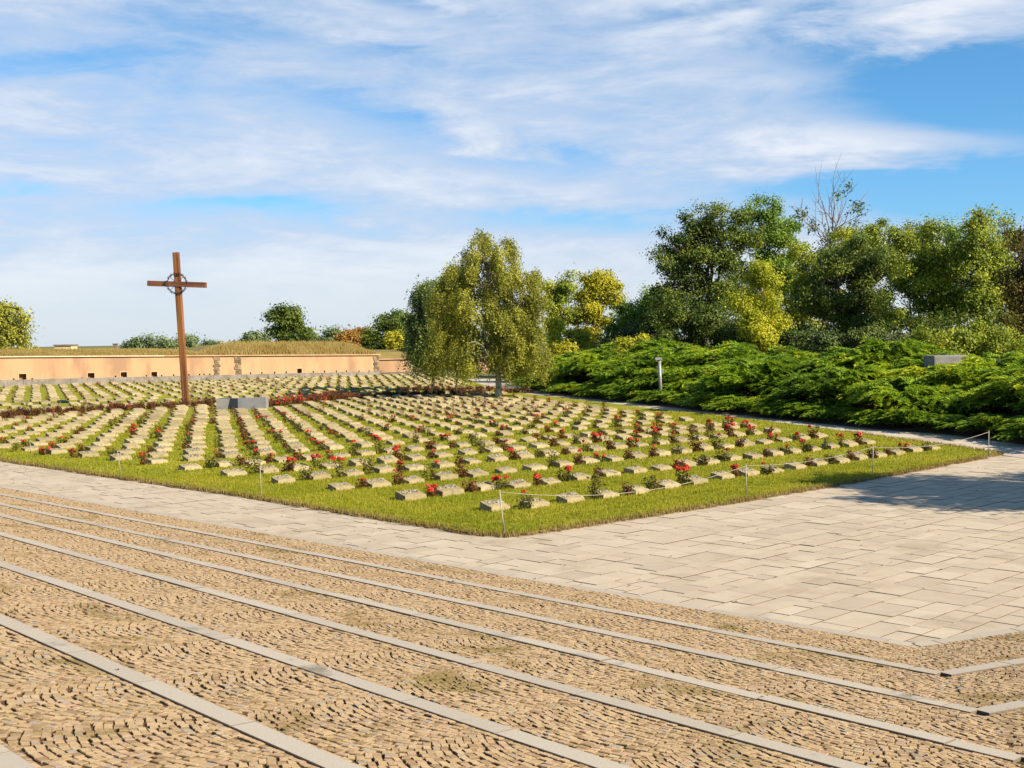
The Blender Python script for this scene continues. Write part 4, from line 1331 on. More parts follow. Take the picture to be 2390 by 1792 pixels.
def tree(name, label, cat, bx, by, depth, blobs, leaf, mat, n=9000, clump=0.7, zb=0.0, seed=1, trunk_r=0.2, bark='bark', shell=0.5, twigs=40, group=None, dspread=0.9, flat=0.75, trunks=1, leafy=None):
    """bx = trunk foot in the 2212-wide view; blobs in the same view: (x, y, rx, ry[, depth shift])"""
    foot = UD(bx, 900, depth)
    root = empty(name, (foot.x, depth, zb))
    tag(root, label, cat, group)
    k = depth / 2684.0
    r = np.random.default_rng(seed)
    B = []
    bs_ = 1.10 if group == GT else (1.14 if group == GF else 1.0)
    for b in blobs:
        b = (b[0], b[1], b[2] * bs_, b[3] * bs_) + tuple(b[4:])
        c = UD(b[0], b[1], depth); dy = b[4] if len(b) > 4 else 0.0
        B.append((np.array([c.x - foot.x, dy, c.z - zb]), np.array([b[2] * k, max(b[2], 0.6 * b[3]) * k * dspread, b[3] * k])))
    P, N, tt = crown_cloud(B, int(n * 2.1), clump * 0.78, seed, shell, flat)
    keep = P[:, 2] > 0.15
    P, N, tt = P[keep], N[keep], tt[keep]
    V, Q = leaf_quads(P, N, leaf * 0.80, 0.6, r)
    obj('crown', mesh_np('crown', V, Q, tint=tt), mat, root)
    mb = MB()
    zc = sum(b[0][2] for b in B) / len(B)
    zlow = min(b[0][2] - b[1][2] for b in B)
    for t in range(trunks):
        tx = (t - (trunks - 1) / 2) * 0.5
        fork = np.array([tx * 1.5 + B[0][0][0] * 0.35, 0, max(0.8, min(zc * 0.7, zlow + (zc - zlow) * 0.6))])
        mb.tube([Vector((tx, 0, -0.4)), Vector((tx, 0, 0.2)), Vector(fork * np.array([0.55, 1, 0.55])), Vector(fork)], [trunk_r * 1.35, trunk_r, trunk_r * 0.8, trunk_r * 0.62], 9)
    for (c, rad) in B:
        pth = limb_path(fork, c, r)
        mb.tube(pth, list(np.linspace(trunk_r * 0.5, trunk_r * 0.14, 5)), 6)
        nt = max(3, int(twigs / len(B)))
        for q in range(nt):
            d = r.normal(size=3); d[2] = abs(d[2]) * 0.8 + 0.1; d /= np.linalg.norm(d)
            e = c + d * rad * r.uniform(0.75, 1.02)
            st = np.array(pth[int(r.integers(2, 5))])
            mb.tube(limb_path(st, e, r, 0.05), list(np.linspace(trunk_r * 0.16, 0.012, 5)), 4, cap=False)
    mb.build('trunk', M[bark], root, smooth=True)
    return root

L = {}
L['dark'] = mat_leaf('leaf_dark', (0.04, 0.075, 0.02), (0.085, 0.135, 0.028), (0.19, 0.235, 0.035), 0.22, 0.5)
L['green'] = mat_leaf('leaf_green', (0.075, 0.15, 0.021), (0.18, 0.3, 0.03), (0.39, 0.495, 0.038), 0.35, 0.5)
L['olive'] = mat_leaf('leaf_olive', (0.123, 0.181, 0.024), (0.299, 0.371, 0.034), (0.669, 0.652, 0.052), 0.35, 0.5)
L['lime'] = mat_leaf('leaf_lime', (0.25, 0.294, 0.021), (0.5, 0.529, 0.029), (0.794, 0.735, 0.059), 0.4, 0.5)
L['yellow'] = mat_leaf('leaf_yellow', (0.233, 0.239, 0.018), (0.465, 0.451, 0.027), (0.674, 0.596, 0.044), 0.4, 0.5)
L['orange'] = mat_leaf('leaf_orange', (0.269, 0.151, 0.034), (0.47, 0.252, 0.05), (0.605, 0.37, 0.084), 0.4, 0.6)
L['birch'] = mat_leaf('leaf_birch', (0.123, 0.139, 0.025), (0.377, 0.382, 0.051), (0.724, 0.683, 0.11), 0.45, 0.5, 0.9)
L['birch_dark'] = mat_leaf('leaf_birch_dark', (0.099, 0.15, 0.051), (0.217, 0.282, 0.072), (0.395, 0.432, 0.108), 0.3, 0.5, 0.6)
L['bluegreen'] = mat_leaf('leaf_bluegreen', (0.094, 0.14, 0.07), (0.211, 0.281, 0.117), (0.351, 0.398, 0.14), 0.35, 0.6)
L['mid'] = mat_leaf('leaf_mid', (0.045, 0.08, 0.016), (0.115, 0.17, 0.024), (0.29, 0.33, 0.03), 0.35, 0.5)
L['brown'] = mat_leaf('leaf_brown', (0.085, 0.075, 0.018), (0.19, 0.155, 0.03), (0.31, 0.24, 0.05), 0.35, 0.6)

def weeping_birch(name, label, bx, depth, outline, mat, n_str, seed, trunk_r=0.17, barkm='birch_bark', base_y=None, leaf=0.10, hang=(0.7, 2.2), inner=0.35, extra=(), lobes=()):
    """outline: list of (y, xleft, xright) in the 2212-wide view"""
    foot = UD(bx, 860, depth)
    root = empty(name, (foot.x, depth, 0.0))
    tag(root, label, 'birch')
    r = np.random.default_rng(seed)
    k = depth / 2684.0
    rows_ = [(UD(bx, y, depth).z, UD(xl, y, depth).x - foot.x, UD(xr, y, depth).x - foot.x) for y, xl, xr in outline]
    rows_.sort()
    zs = np.array([q[0] for q in rows_]); xl = np.array([q[1] for q in rows_]); xr = np.array([q[2] for q in rows_])
    ztop, zbot = zs[-1], zs[0]
    # limbs
    mb = MB()
    lean = (xl[-1] + xr[-1]) / 2
    axis = lambda z: np.array([lean * (max(z, 0) / ztop) ** 1.2, 0, z])
    zz = np.linspace(-0.3, ztop * 0.96, 12)
    mb.tube([Vector(axis(z) + np.array([0.06 * math.sin(z * 1.3), 0, 0])) for z in zz], list(np.linspace(trunk_r * 1.15, 0.02, 12)), 9)
    tops_ = []
    for q in range(58):
        zt = zbot + (ztop - zbot) * (0.12 + 0.86 * r.random() ** 0.85)
        wl = np.interp(zt, zs, xl); wr = np.interp(zt, zs, xr)
        cx = (wl + wr) / 2; hw = (wr - wl) / 2
        az = r.uniform(0, 2 * math.pi)
        f = r.uniform(0.55, 0.98)
        e = np.array([cx + math.cos(az) * hw * f, math.sin(az) * hw * f * 0.9, zt])
        z0 = max(1.3, zt - hw * r.uniform(0.7, 1.3) - 0.3)
        a = axis(z0)
        mid = (a + e) / 2 + np.array([0, 0, 0.35 + 0.12 * hw])
        pth = [Vector(a), Vector((a * 0.6 + mid * 0.4) + np.array([0, 0, .1])), Vector(mid), Vector(mid * 0.45 + e * 0.55 + np.array([0, 0, 0.12])), Vector(e)]
        mb.tube(pth, [0.055, 0.045, 0.035, 0.022, 0.01], 5, cap=False)
        for s in np.linspace(0.45, 1.0, 6): tops_.append(np.array(pth[2]) * (1 - s) + np.array(pth[4]) * s)
    mb.build('trunk', M[barkm], root, smooth=True)
    tops_ = np.array(tops_)
    cl = []; tw_ = MB(); hw_mid = float(np.max(xr - xl)) / 2
    LB = []
    for (x_, y_, rx_, ry_) in lobes:
        c_ = UD(x_, y_, depth); LB.append((np.array([c_.x - foot.x, 0, c_.z]), rx_ * k, ry_ * k))
    lw_ = np.array([b_[1] * b_[2] for b_ in LB]) if LB else None
    for q in range(int(n_str / 30)):
        if LB:
            b_ = LB[r.choice(len(LB), p=lw_ / lw_.sum())]
            d_ = r.normal(size=3); d_ /= np.linalg.norm(d_)
            f = r.random() ** 0.30 * 1.04
            dep_ = max(b_[1], 0.55 * hw_mid)
            cl.append((b_[0] + d_ * np.array([b_[1], dep_, b_[2]]) * f, r.uniform(0.10, 0.22), r.normal(0, 0.14)))
            continue
        zt = zbot + (ztop - zbot) * (0.04 + 0.97 * r.random() ** 0.9)
        wl = np.interp(zt, zs, xl); wr = np.interp(zt, zs, xr); az = r.uniform(0, 6.28); f = 1.06 * r.random() ** 0.45
        cl.append((np.array([(wl + wr) / 2 + math.cos(az) * (wr - wl) / 2 * f, math.sin(az) * (wr - wl) / 2 * f * 0.9, zt]), r.uniform(0.12, 0.30), r.normal(0, 0.12)))
    for (x_, y_) in extra:
        e_ = UD(x_, y_, depth); cl += [(np.array([e_.x - foot.x, r.normal(0, 0.3), e_.z]), 0.16, 0.0)] * 2
        a_ = axis(max(1.5, e_.z - 1.6)); b_ = cl[-1][0]; tw_.tube([Vector(a_), Vector((a_ + b_) / 2 + np.array([0, 0, 0.3])), Vector(b_)], [0.05, 0.035, 0.012], 5)
    P = []; tt = []; N = []
    for s in range(n_str):
        u_ = r.random(); cb = 0.0
        if u_ < (0.08 if LB else 0.25):
            o = tops_[r.integers(0, len(tops_))] + r.normal(0, 0.15, 3)
        else:
            c_, sg_, cb = cl[int(r.integers(0, len(cl)))]
            o = c_ + r.normal(0, sg_, 3)
        frac = (o[2] - zbot) / (ztop - zbot)
        Lh = r.uniform(*hang) * (0.45 + 0.75 * (1 - abs(frac - 0.45)))
        Lh = min(Lh, max(0.3, o[2] - (zbot - 0.9 + r.normal(0, 0.30))))
        nl = int(Lh / 0.062) + 3
        f = np.linspace(0, 1, nl)
        out = np.array([o[0] - (np.interp(o[2], zs, xl) + np.interp(o[2], zs, xr)) / 2, o[1], 0]); out /= np.linalg.norm(out) + 1e-6
        sw = r.normal(0, 0.12, 2)
        pos = o + np.stack([out[0] * 0.22 * np.sin(f * 1.5) + sw[0] * f * f, out[1] * 0.22 * np.sin(f * 1.5) + sw[1] * f * f, -Lh * f + 0.10 * np.sin(f * 3)], 1)
        P.append(pos + r.normal(0, 0.042, pos.shape)); tb = r.normal(0.45, 0.12) + cb
        tt.append(tb + r.normal(0, 0.17, nl))
        N.append(r.normal(size=(nl, 3)) + np.array([out[0] * 0.8, out[1] * 0.8, 0.0]))
    P = np.vstack(P); N = np.vstack(N); tt = np.clip(np.concatenate(tt), 0, 1)
    kp = P[:, 2] > 0.25
    V, Q = leaf_quads(P[kp], N[kp], leaf, 0.62, r)
    obj('crown', mesh_np('crown', V, Q, tint=tt[kp]), mat, root)
    if extra: tw_.build('limbs', M['birch_bark'], root, smooth=True)
    print(name, len(Q))
    return root

weeping_birch('weeping_birch', 'golden green weeping birch with white trunk standing at the hedge end', 1077, birch_p[1],
    [(510, 1035, 1055), (535, 1018, 1092), (560, 1005, 1102), (590, 988, 1110), (605, 972, 1128), (630, 955, 1135), (660, 942, 1140), (700, 930, 1162), (740, 925, 1176), (780, 928, 1190), (815, 938, 1192)],
    L['birch'], 8600, 5, 0.16, leaf=0.10, hang=(0.25, 1.0), lobes=((1046, 528, 24, 26), (1092, 545, 20, 30), (1030, 575, 36, 34), (1082, 600, 40, 40), (1140, 600, 22, 16), (1146, 640, 26, 28), (988, 592, 24, 22), (962, 640, 32, 34), (1015, 645, 46, 42), (1090, 680, 52, 42), (952, 710, 30, 36), (1000, 730, 44, 40), (1062, 750, 46, 38), (1130, 735, 46, 42), (1164, 775, 26, 34), (944, 772, 24, 28), (1110, 785, 56, 28), (1010, 785, 40, 20), (1075, 690, 40, 60), (1140, 690, 34, 40)), extra=((1040, 505), (1048, 520), (1092, 520), (1098, 535), (1150, 592), (1158, 600), (1140, 600), (1010, 545), (1106, 580), (985, 590), (960, 615), (1135, 640)))
weeping_birch('weeping_birch', 'darker weeping birch left of and behind the golden one', 935, 78.0,
    [(610, 905, 955), (640, 894, 985), (690, 890, 1000), (740, 888, 1000), (790, 892, 1000)], L['birch_dark'], 3000, 8, 0.10, barkm='bark', leaf=0.115, hang=(0.4, 1.5))
weeping_birch('weeping_birch', 'slim green birch leaning between the two larger birches', 985, 72.0,
    [(575, 975, 1000), (610, 948, 1010), (660, 940, 1015), (720, 940, 1010), (790, 948, 1010)], L['birch'], 2300, 12, 0.06, barkm='bark', leaf=0.10, hang=(0.3, 1.3))

# ---- trees beyond the junipers, left to right
GT = 'trees beyond the junipers'
GF = 'far trees behind the fortress wall'
tree('poplar', 'open green poplar right behind the weeping birch', 'tree', 1215, 0, 100, [(1200, 640, 30, 50), (1222, 610, 18, 22), (1190, 660, 22, 22), (1215, 690, 24, 35)], 0.24, L['olive'], 4200, 0.75, 0.3, 21, 0.18, group=GT, shell=0.4)
tree('poplar', 'bright yellow poplar right of the open green one', 'tree', 1285, 0, 102, [(1285, 640, 46, 48), (1300, 605, 24, 22), (1325, 650, 26, 30), (1262, 660, 26, 40), (1280, 700, 50, 40), (1275, 615, 18, 20)], 0.25, L['yellow'], 8500, 0.8, 0.3, 22, 0.22, group=GT, shell=0.4)
tree('bush', 'low yellow bush between the birch and the junipers', 'bush', 1225, 0, 90, [(1215, 735, 34, 34), (1255, 745, 30, 26), (1195, 710, 22, 24)], 0.22, L['lime'], 4200, 0.6, 0.3, 23, 0.1, group=GT)
tree('bush', 'orange yellow autumn bush at the juniper bank end', 'bush', 1222, 0, 84, [(1205, 768, 22, 14), (1240, 766, 26, 16), (1222, 755, 20, 14)], 0.18, L['yellow'], 2400, 0.5, 0.4, 24, 0.08, group=GT)
tree('bush', 'mid green bush right of the yellow poplar', 'tree', 1390, 0, 90, [(1385, 680, 42, 45), (1410, 665, 34, 38), (1345, 710, 32, 45), (1400, 720, 50, 40)], 0.22, L['green'], 7000, 0.75, 0.4, 25, 0.16, group=GT)
tree('bush', 'small dark bush under the yellow poplar', 'bush', 1325, 0, 86, [(1325, 745, 36, 36), (1355, 740, 36, 40)], 0.2, L['dark'], 4200, 0.7, 0.4, 26, 0.12, group=GT)
tree('bush', 'small lime bush on top of the juniper bank', 'bush', 1370, 0, 74, [(1368, 742, 30, 18), (1385, 762, 24, 12)], 0.17, L['lime'], 2400, 0.5, 0.8, 27, 0.07, group=GT)
tree('broadleaf_tree', 'large dark open crowned tree with sky showing through its limbs', 'tree', 1560, 0, 84,
     [(1480, 560, 62, 55), (1520, 520, 62, 52), (1560, 490, 55, 42), (1590, 550, 70, 62), (1450, 620, 44, 46), (1500, 640, 60, 55), (1570, 640, 66, 60), (1460, 545, 34, 40), (1540, 465, 26, 24), (1500, 500, 34, 34)],
     0.20, L['mid'], 20000, 0.72, 0.9, 31, 0.30, group=GT, shell=0.35, twigs=150)
tree('broadleaf_tree', 'dark dense tree filling the space under the large open crowned tree', 'tree', 1510, 0, 80,
     [(1470, 700, 62, 62), (1540, 710, 72, 62), (1610, 715, 60, 58), (1430, 735, 40, 40)], 0.2, L['mid'], 13000, 0.75, 0.9, 32, 0.18, group=GT)
tree('broadleaf_tree', 'tall fresh green tree right of the large dark one', 'tree', 1660, 0, 92,
     [(1650, 490, 52, 54), (1690, 530, 48, 55), (1640, 560, 52, 55), (1715, 580, 38, 50), (1625, 460, 24, 26), (1690, 620, 60, 60)], 0.22, L['green'], 14000, 0.8, 0.9, 33, 0.26, group=GT, shell=0.45)
tree('broadleaf_tree', 'bright lime green tree lit in front of the dark ones', 'tree', 1640, 0, 72,
     [(1640, 625, 30, 48), (1612, 675, 34, 34), (1658, 680, 30, 36), (1640, 585, 18, 20), (1592, 650, 16, 18), (1680, 700, 18, 20), (1645, 730, 34, 28), (1625, 715, 34, 30)], 0.16, L['lime'], 11500, 0.62, 0.9, 34, 0.16, group=GT, shell=0.4)
tree('broadleaf_tree', 'olive tree right of the lime green one', 'tree', 1730, 0, 88, [(1735, 560, 28, 40), (1740, 620, 38, 50), (1715, 660, 42, 55), (1752, 680, 40, 50)], 0.2, L['olive'], 8000, 0.72, 0.9, 35, 0.18, group=GT)
tree('broadleaf_tree', 'broad dark green tree in the middle of the right hand group', 'tree', 1860, 0, 74,
     [(1800, 610, 56, 62), (1850, 570, 62, 55), (1900, 600, 55, 65), (1790, 690, 62, 62), (1870, 690, 70, 66), (1835, 635, 66, 60)], 0.18, L['mid'], 19000, 0.7, 1.0, 36, 0.24, group=GT, shell=0.45, twigs=70)
tree('broadleaf_tree', 'yellow green topped tree behind the broad dark one', 'tree', 1890, 0, 84,
     [(1860, 540, 50, 42), (1920, 525, 48, 40), (1975, 530, 45, 45), (1835, 565, 36, 34), (1945, 570, 60, 45), (1890, 510, 24, 24)], 0.2, L['olive'], 13000, 0.72, 1.0, 37, 0.22, group=GT, shell=0.4)
tree('broadleaf_tree', 'olive green tree with thin upright trunks left of the tallest right hand tree', 'tree', 1990, 0, 70,
     [(1980, 600, 50, 60), (2020, 550, 44, 55), (2040, 620, 50, 60), (1970, 680, 55, 60), (2040, 700, 60, 55), (2010, 505, 22, 24)], 0.18, L['olive'], 15000, 0.68, 1.0, 38, 0.14, group=GT, shell=0.4, trunks=3, twigs=80)
tree('broadleaf_tree', 'tall pointed olive green tree near the right edge', 'tree', 2120, 0, 68,
     [(2120, 510, 40, 48), (2095, 560, 46, 55), (2150, 560, 44, 55), (2120, 620, 60, 60), (2118, 470, 18, 24), (2100, 690, 60, 55), (2170, 610, 36, 50)], 0.17, L['olive'], 15000, 0.66, 1.0, 39, 0.2, group=GT, shell=0.42, twigs=90)
tree('broadleaf_tree', 'thinning brownish tree cut by the right edge of the picture', 'tree', 2215, 0, 58,
     [(2200, 600, 36, 60), (2225, 540, 40, 60), (2190, 680, 42, 55), (2230, 640, 50, 70)], 0.15, L['brown'], 6500, 0.6, 1.0, 40, 0.17, group=GT, shell=0.3, twigs=110)
tree('bush', 'yellow green undergrowth at the foot of the right hand trees', 'bush', 2080, 0, 57, [(2040, 740, 60, 26), (2110, 738, 60, 28), (2180, 735, 50, 34), (1990, 745, 40, 20), (2140, 765, 60, 20)], 0.15, L['olive'], 7500, 0.55, 1.1, 41, 0.08, group=GT)
tree('bush', 'dark undergrowth left of the concrete block', 'bush', 1850, 0, 64, [(1760, 740, 60, 26), (1850, 735, 60, 30), (1930, 740, 50, 24)], 0.16, L['dark'], 7500, 0.6, 1.1, 42, 0.08, group=GT)
tree('bush', 'bright orange autumn shrub on top of the junipers', 'bush', 1690, 0, 62, [(1690, 763, 14, 7)], 0.10, L['orange'], 420, 0.3, 1.3, 43, 0.03, group=GT)
tree('bush', 'dark bushes closing the gap below the fresh green tree', 'bush', 1700, 0, 78, [(1690, 735, 50, 40), (1740, 735, 50, 40), (1590, 750, 50, 30)], 0.2, L['mid'], 7000, 0.7, 1.0, 44, 0.1, group=GT)

tree('bush', 'dense dark green thicket behind the concrete block', 'bush', 2060, 0, 66, [(1960, 735, 60, 48), (2030, 730, 60, 54), (2100, 735, 60, 52), (2170, 730, 60, 56), (2230, 730, 50, 56), (2060, 775, 70, 34), (2150, 775, 70, 34), (1980, 775, 60, 30)], 0.19, L['mid'], 9000, 0.7, 1.0, 45, 0.1, group=GT)
tree('broadleaf_tree', 'mid green tree between the two tallest olive trees on the right', 'tree', 2075, 0, 76, [(2060, 560, 50, 60), (2080, 640, 64, 66), (2055, 505, 26, 26), (2030, 640, 50, 60)], 0.19, L['green'], 7500, 0.7, 1.0, 46, 0.16, group=GT, shell=0.4)
tree('broadleaf_tree', 'mid green tree filling the right edge behind the brownish one', 'tree', 2190, 0, 74, [(2185, 560, 50, 60), (2200, 640, 64, 66), (2170, 505, 24, 30), (2240, 600, 50, 80)], 0.19, L['olive'], 8500, 0.7, 1.0, 47, 0.16, group=GT, shell=0.4)
tree('broadleaf_tree', 'green tree filling the gap between the bare tree and the yellow green top', 'tree', 1780, 0, 92, [(1775, 590, 50, 46), (1810, 560, 44, 44), (1770, 650, 56, 60), (1830, 520, 26, 28)], 0.21, L['olive'], 7000, 0.75, 0.9, 48, 0.16, group=GT, shell=0.4)
tree('broadleaf_tree', 'dark tree behind the gap below the open crowned tree', 'tree', 1420, 0, 98, [(1400, 700, 60, 50), (1470, 680, 70, 60), (1560, 680, 70, 60), (1340, 735, 50, 40)], 0.22, L['green'], 7000, 0.85, 0.9, 49, 0.16, group=GT)

def bare_tree():
    depth = 95.0
    foot = UD(1785, 760, depth)
    root = empty('bare_tree', (foot.x, depth, 0.9)); tag(root, 'thin almost leafless tree rising above the others', 'tree', GT)
    r = np.random.default_rng(77)
    loc = lambda x, y, d=0.0: UD(x, y, depth) - Vector((foot.x, depth, 0.9)) + Vector((0, d, 0))
    mb = MB(); ends = []
    main = [loc(1785, 760), loc(1786, 650), loc(1790, 560), loc(1800, 500)]
    mb.tube(main, [0.16, 0.13, 0.10, 0.07], 7)
    targets = [(1765, 420), (1775, 400), (1790, 392), (1805, 410), (1820, 395), (1830, 420), (1855, 440), (1862, 465), (1845, 470), (1758, 445), (1725, 455), (1745, 490), (1850, 500), (1815, 450)]
    for i, (x, y) in enumerate(targets):
        st = main[2].lerp(main[3], r.random())
        e = loc(x, y, r.normal(0, 0.8))
        p = limb_path(st, e, r, 0.05); mb.tube(p, [0.05, 0.042, 0.034, 0.024, 0.010], 5, cap=False); ends.append(p)
        for q in range(7):
            s = p[int(r.integers(1, 5))]; d = (Vector(p[4]) - Vector(p[0])).normalized() + Vector(r.normal(0, 0.45, 3))
            e2 = s + d * r.uniform(0.5, 1.3)
            mb.tube([s, s.lerp(e2, 0.5) + Vector(r.normal(0, 0.05, 3)), e2], [0.018, 0.014, 0.008], 4, cap=False)
    mb.build('trunk', M['twig'], root)
    P = []
    for i, (cx, cy, rx, ry, n) in enumerate(((1832, 405, 14, 14, 60), (1852, 450, 18, 18, 110), (1730, 462, 18, 16, 120), (1755, 490, 14, 16, 100), (1810, 420, 10, 16, 40), (1795, 520, 22, 30, 420), (1770, 560, 24, 26, 360), (1845, 490, 14, 14, 70), (1815, 560, 22, 24, 260))):
        c = np.array(loc(cx, cy)); k = depth / 2684
        P.append(c + r.normal(0, 0.5, (n, 3)) * np.array([rx * k, rx * k, ry * k]))
    P = np.vstack(P)
    V, Q = leaf_quads(P, r.normal(size=(len(P), 3)), 0.22, 0.6, r)
    obj('crown', mesh_np('crown', V, Q, tint=r.random(len(P)) * 0.6), L['bluegreen'], root)
bare_tree()

# ---- far trees behind the fortress wall
tree('broadleaf_tree', 'yellow brown tree behind the wall at the left edge of the picture', 'tree', 15, 0, 150, [(5, 705, 40, 36), (30, 695, 24, 25), (-20, 690, 40, 40), (15, 735, 36, 24), (42, 715, 18, 14), (10, 675, 24, 16), (25, 720, 30, 24)], 0.42, L['birch'], 5200, 1.3, 0, 51, 0.3, group=GF)
tree('bush', 'grey green bushes on the rampart left of the cross', 'bush', 320, 0, 170, [(290, 746, 18, 12), (315, 744, 18, 13), (345, 747, 18, 11), (372, 748, 16, 9)], 0.42, L['bluegreen'], 2600, 1.0, 0, 52, 0.15, group=GF)
tree('bush', 'round green bush right behind the cross post', 'bush', 405, 0, 172, [(405, 743, 17, 15), (385, 748, 14, 10)], 0.42, L['bluegreen'], 1500, 1.0, 0, 53, 0.15, group=GF)
tree('bush', 'low green bushes between the cross and the maple', 'bush', 480, 0, 175, [(455, 752, 14, 9), (485, 750, 18, 11), (508, 748, 12, 11)], 0.42, L['bluegreen'], 2000, 1.0, 0, 54, 0.15, group=GF)
tree('bush', 'grey green bush left of the far round maple', 'bush', 550, 0, 172, [(540, 736, 18, 14), (565, 738, 18, 12)], 0.42, L['bluegreen'], 2000, 1.0, 0, 55, 0.15, group=GF)
tree('maple', 'round fresh green maple behind the bastion', 'tree', 628, 0, 165, [(625, 715, 40, 30), (618, 690, 24, 22), (650, 725, 32, 22), (600, 728, 24, 20), (615, 675, 12, 10)], 0.44, L['mid'], 5200, 1.25, 0, 56, 0.3, group=GF)
tree('broadleaf_tree', 'dark bush right of the far round maple', 'tree', 712, 0, 172, [(705, 735, 20, 14), (730, 733, 18, 14)], 0.42, L['bluegreen'], 1800, 1.0, 0, 57, 0.15, group=GF)
tree('broadleaf_tree', 'rusty orange autumn tree behind the bastion corner', 'tree', 768, 0, 168, [(765, 728, 24, 22), (785, 722, 18, 20), (742, 736, 16, 14)], 0.42, L['orange'], 2600, 1.1, 0, 58, 0.2, group=GF)
tree('broadleaf_tree', 'big dark green round tree left of the dark birch', 'tree', 850, 0, 150, [(845, 715, 42, 34), (820, 735, 32, 28), (878, 715, 34, 34), (846, 698, 34, 22), (870, 745, 40, 26), (830, 750, 34, 18)], 0.38, L['mid'], 8000, 1.2, 0, 59, 0.3, group=GF)
tree('bush', 'yellow autumn bush in front of the big dark round tree', 'bush', 858, 0, 142, [(856, 735, 18, 16), (848, 748, 12, 10)], 0.36, L['yellow'], 1300, 0.9, 0, 60, 0.12, group=GF)
tree('broadleaf_tree', 'dark tree closing the gap behind the two birches', 'tree', 960, 0, 125, [(920, 740, 50, 40), (990, 735, 60, 45), (1060, 735, 60, 45), (1140, 735, 60, 45)], 0.34, L['dark'], 9000, 1.1, 0, 61, 0.25, group=GF)

# ---- tree beyond the right edge of the picture that throws the shadow on the pavement
def shade_tree():
    p = np.array([17.3, 20.4])
    root = empty('broadleaf_tree', (p[0], p[1], 0)); tag(root, 'leafy tree beyond the right edge of the pavement, its shadow lying on the slabs', 'tree')
    B = [((0, 0, 4.8), (3.2, 2.6, 1.5)), ((-2.6, -0.9, 4.6), (1.9, 1.3, 0.9)), ((-2.4, 1.2, 5.1), (1.9, 1.3, 0.9)), ((1.6, 0.3, 5.5), (2.6, 2.4, 1.3)), ((-0.4, 0.4, 6.3), (1.9, 1.8, 1.0)), ((0.8, -1.6, 4.2), (2.2, 1.6, 0.9))]
    P, N, tt = crown_cloud([(np.array(a), np.array(b)) for a, b in B], 38000, 0.6, 71, 0.2)
    V, Q = leaf_quads(P, N, 0.17, 0.6)
    obj('crown', mesh_np('crown', V, Q, tint=tt), L['green'], root)
    mb = MB(); r = np.random.default_rng(5)
    mb.tube([(0, 0, -0.3), (0, 0, 1.5), (0.1, 0, 3.2)], [0.2, 0.16, 0.12], 8)
    for a, b in B: mb.tube(limb_path((0.1, 0, 3.0), a, r), [0.1, 0.08, 0.06, 0.04, 0.02], 6)
    mb.build('trunk', M['bark'], root, smooth=True)
shade_tree()

# ------------------------------------------------------------------ light and sky
SUN_EL = math.radians(32)
sv = Vector((math.cos(math.radians(-32)), math.sin(math.radians(-32)), 0)) * math.cos(SUN_EL) + Vector((0, 0, math.sin(SUN_EL)))
sd = bpy.data.lights.new('sun', 'SUN'); sd.energy = 5.0; sd.angle = math.radians(0.5); sd.color = (1.0, 0.87, 0.68)
so = bpy.data.objects.new('sun', sd); link(so); so.rotation_euler = sv.to_track_quat('Z', 'Y').to_euler(); so.location = (30, -10, 40)

w = bpy.data.worlds.new('World'); scene.world = w; w.use_nodes = True
t = NT(w.node_tree)
bg = t.n['Background']; wo = t.n['World Output']
sky = t.new('ShaderNodeTexSky', sky_type='NISHITA'); sky.sun_disc = False
sky.sun_elevation = SUN_EL; sky.sun_rotation = math.atan2(sv.x, sv.y)
sky.air_density = 1.0; sky.dust_density = 0.6; sky.ozone_density = 2.2
co = t.new('ShaderNodeTexCoord').outputs['Generated']
sx = t.new('ShaderNodeSeparateXYZ'); t.l.new(co, sx.inputs[0])
X, Y, Z = sx.outputs
az = t.math('ARCTAN2', X, Y)
hor = t.math('SQRT', t.math('ADD', t.math('MULTIPLY', X, X), t.math('MULTIPLY', Y, Y)))
el = t.math('DIVIDE', Z, t.math('MAXIMUM', hor, 0.02))
cmb = t.new('ShaderNodeCombineXYZ'); t.l.new(az, cmb.inputs[0]); t.l.new(el, cmb.inputs[1])
def mapped(scale, rot, loc=(0, 0, 0)):
    m = t.new('ShaderNodeMapping'); t.l.new(cmb.outputs[0], m.inputs[0]); m.inputs['Scale'].default_value = scale; m.inputs['Rotation'].default_value = (0, 0, rot); m.inputs['Location'].default_value = loc
    return m.outputs[0]
nA = t.noise(3.2, 8, 0.6, mapped((1.0, 4.2, 1), math.radians(14), (3.1, 1.2, 0)), 0.55)   # long streaks
nB = t.noise(9.0, 8, 0.65, mapped((1.0, 4.0, 1), math.radians(-10), (0.4, 7.7, 0)), 0.5)
nC = t.noise(26.0, 6, 0.6, mapped((1.0, 3.2, 1), math.radians(18)), 0.4)
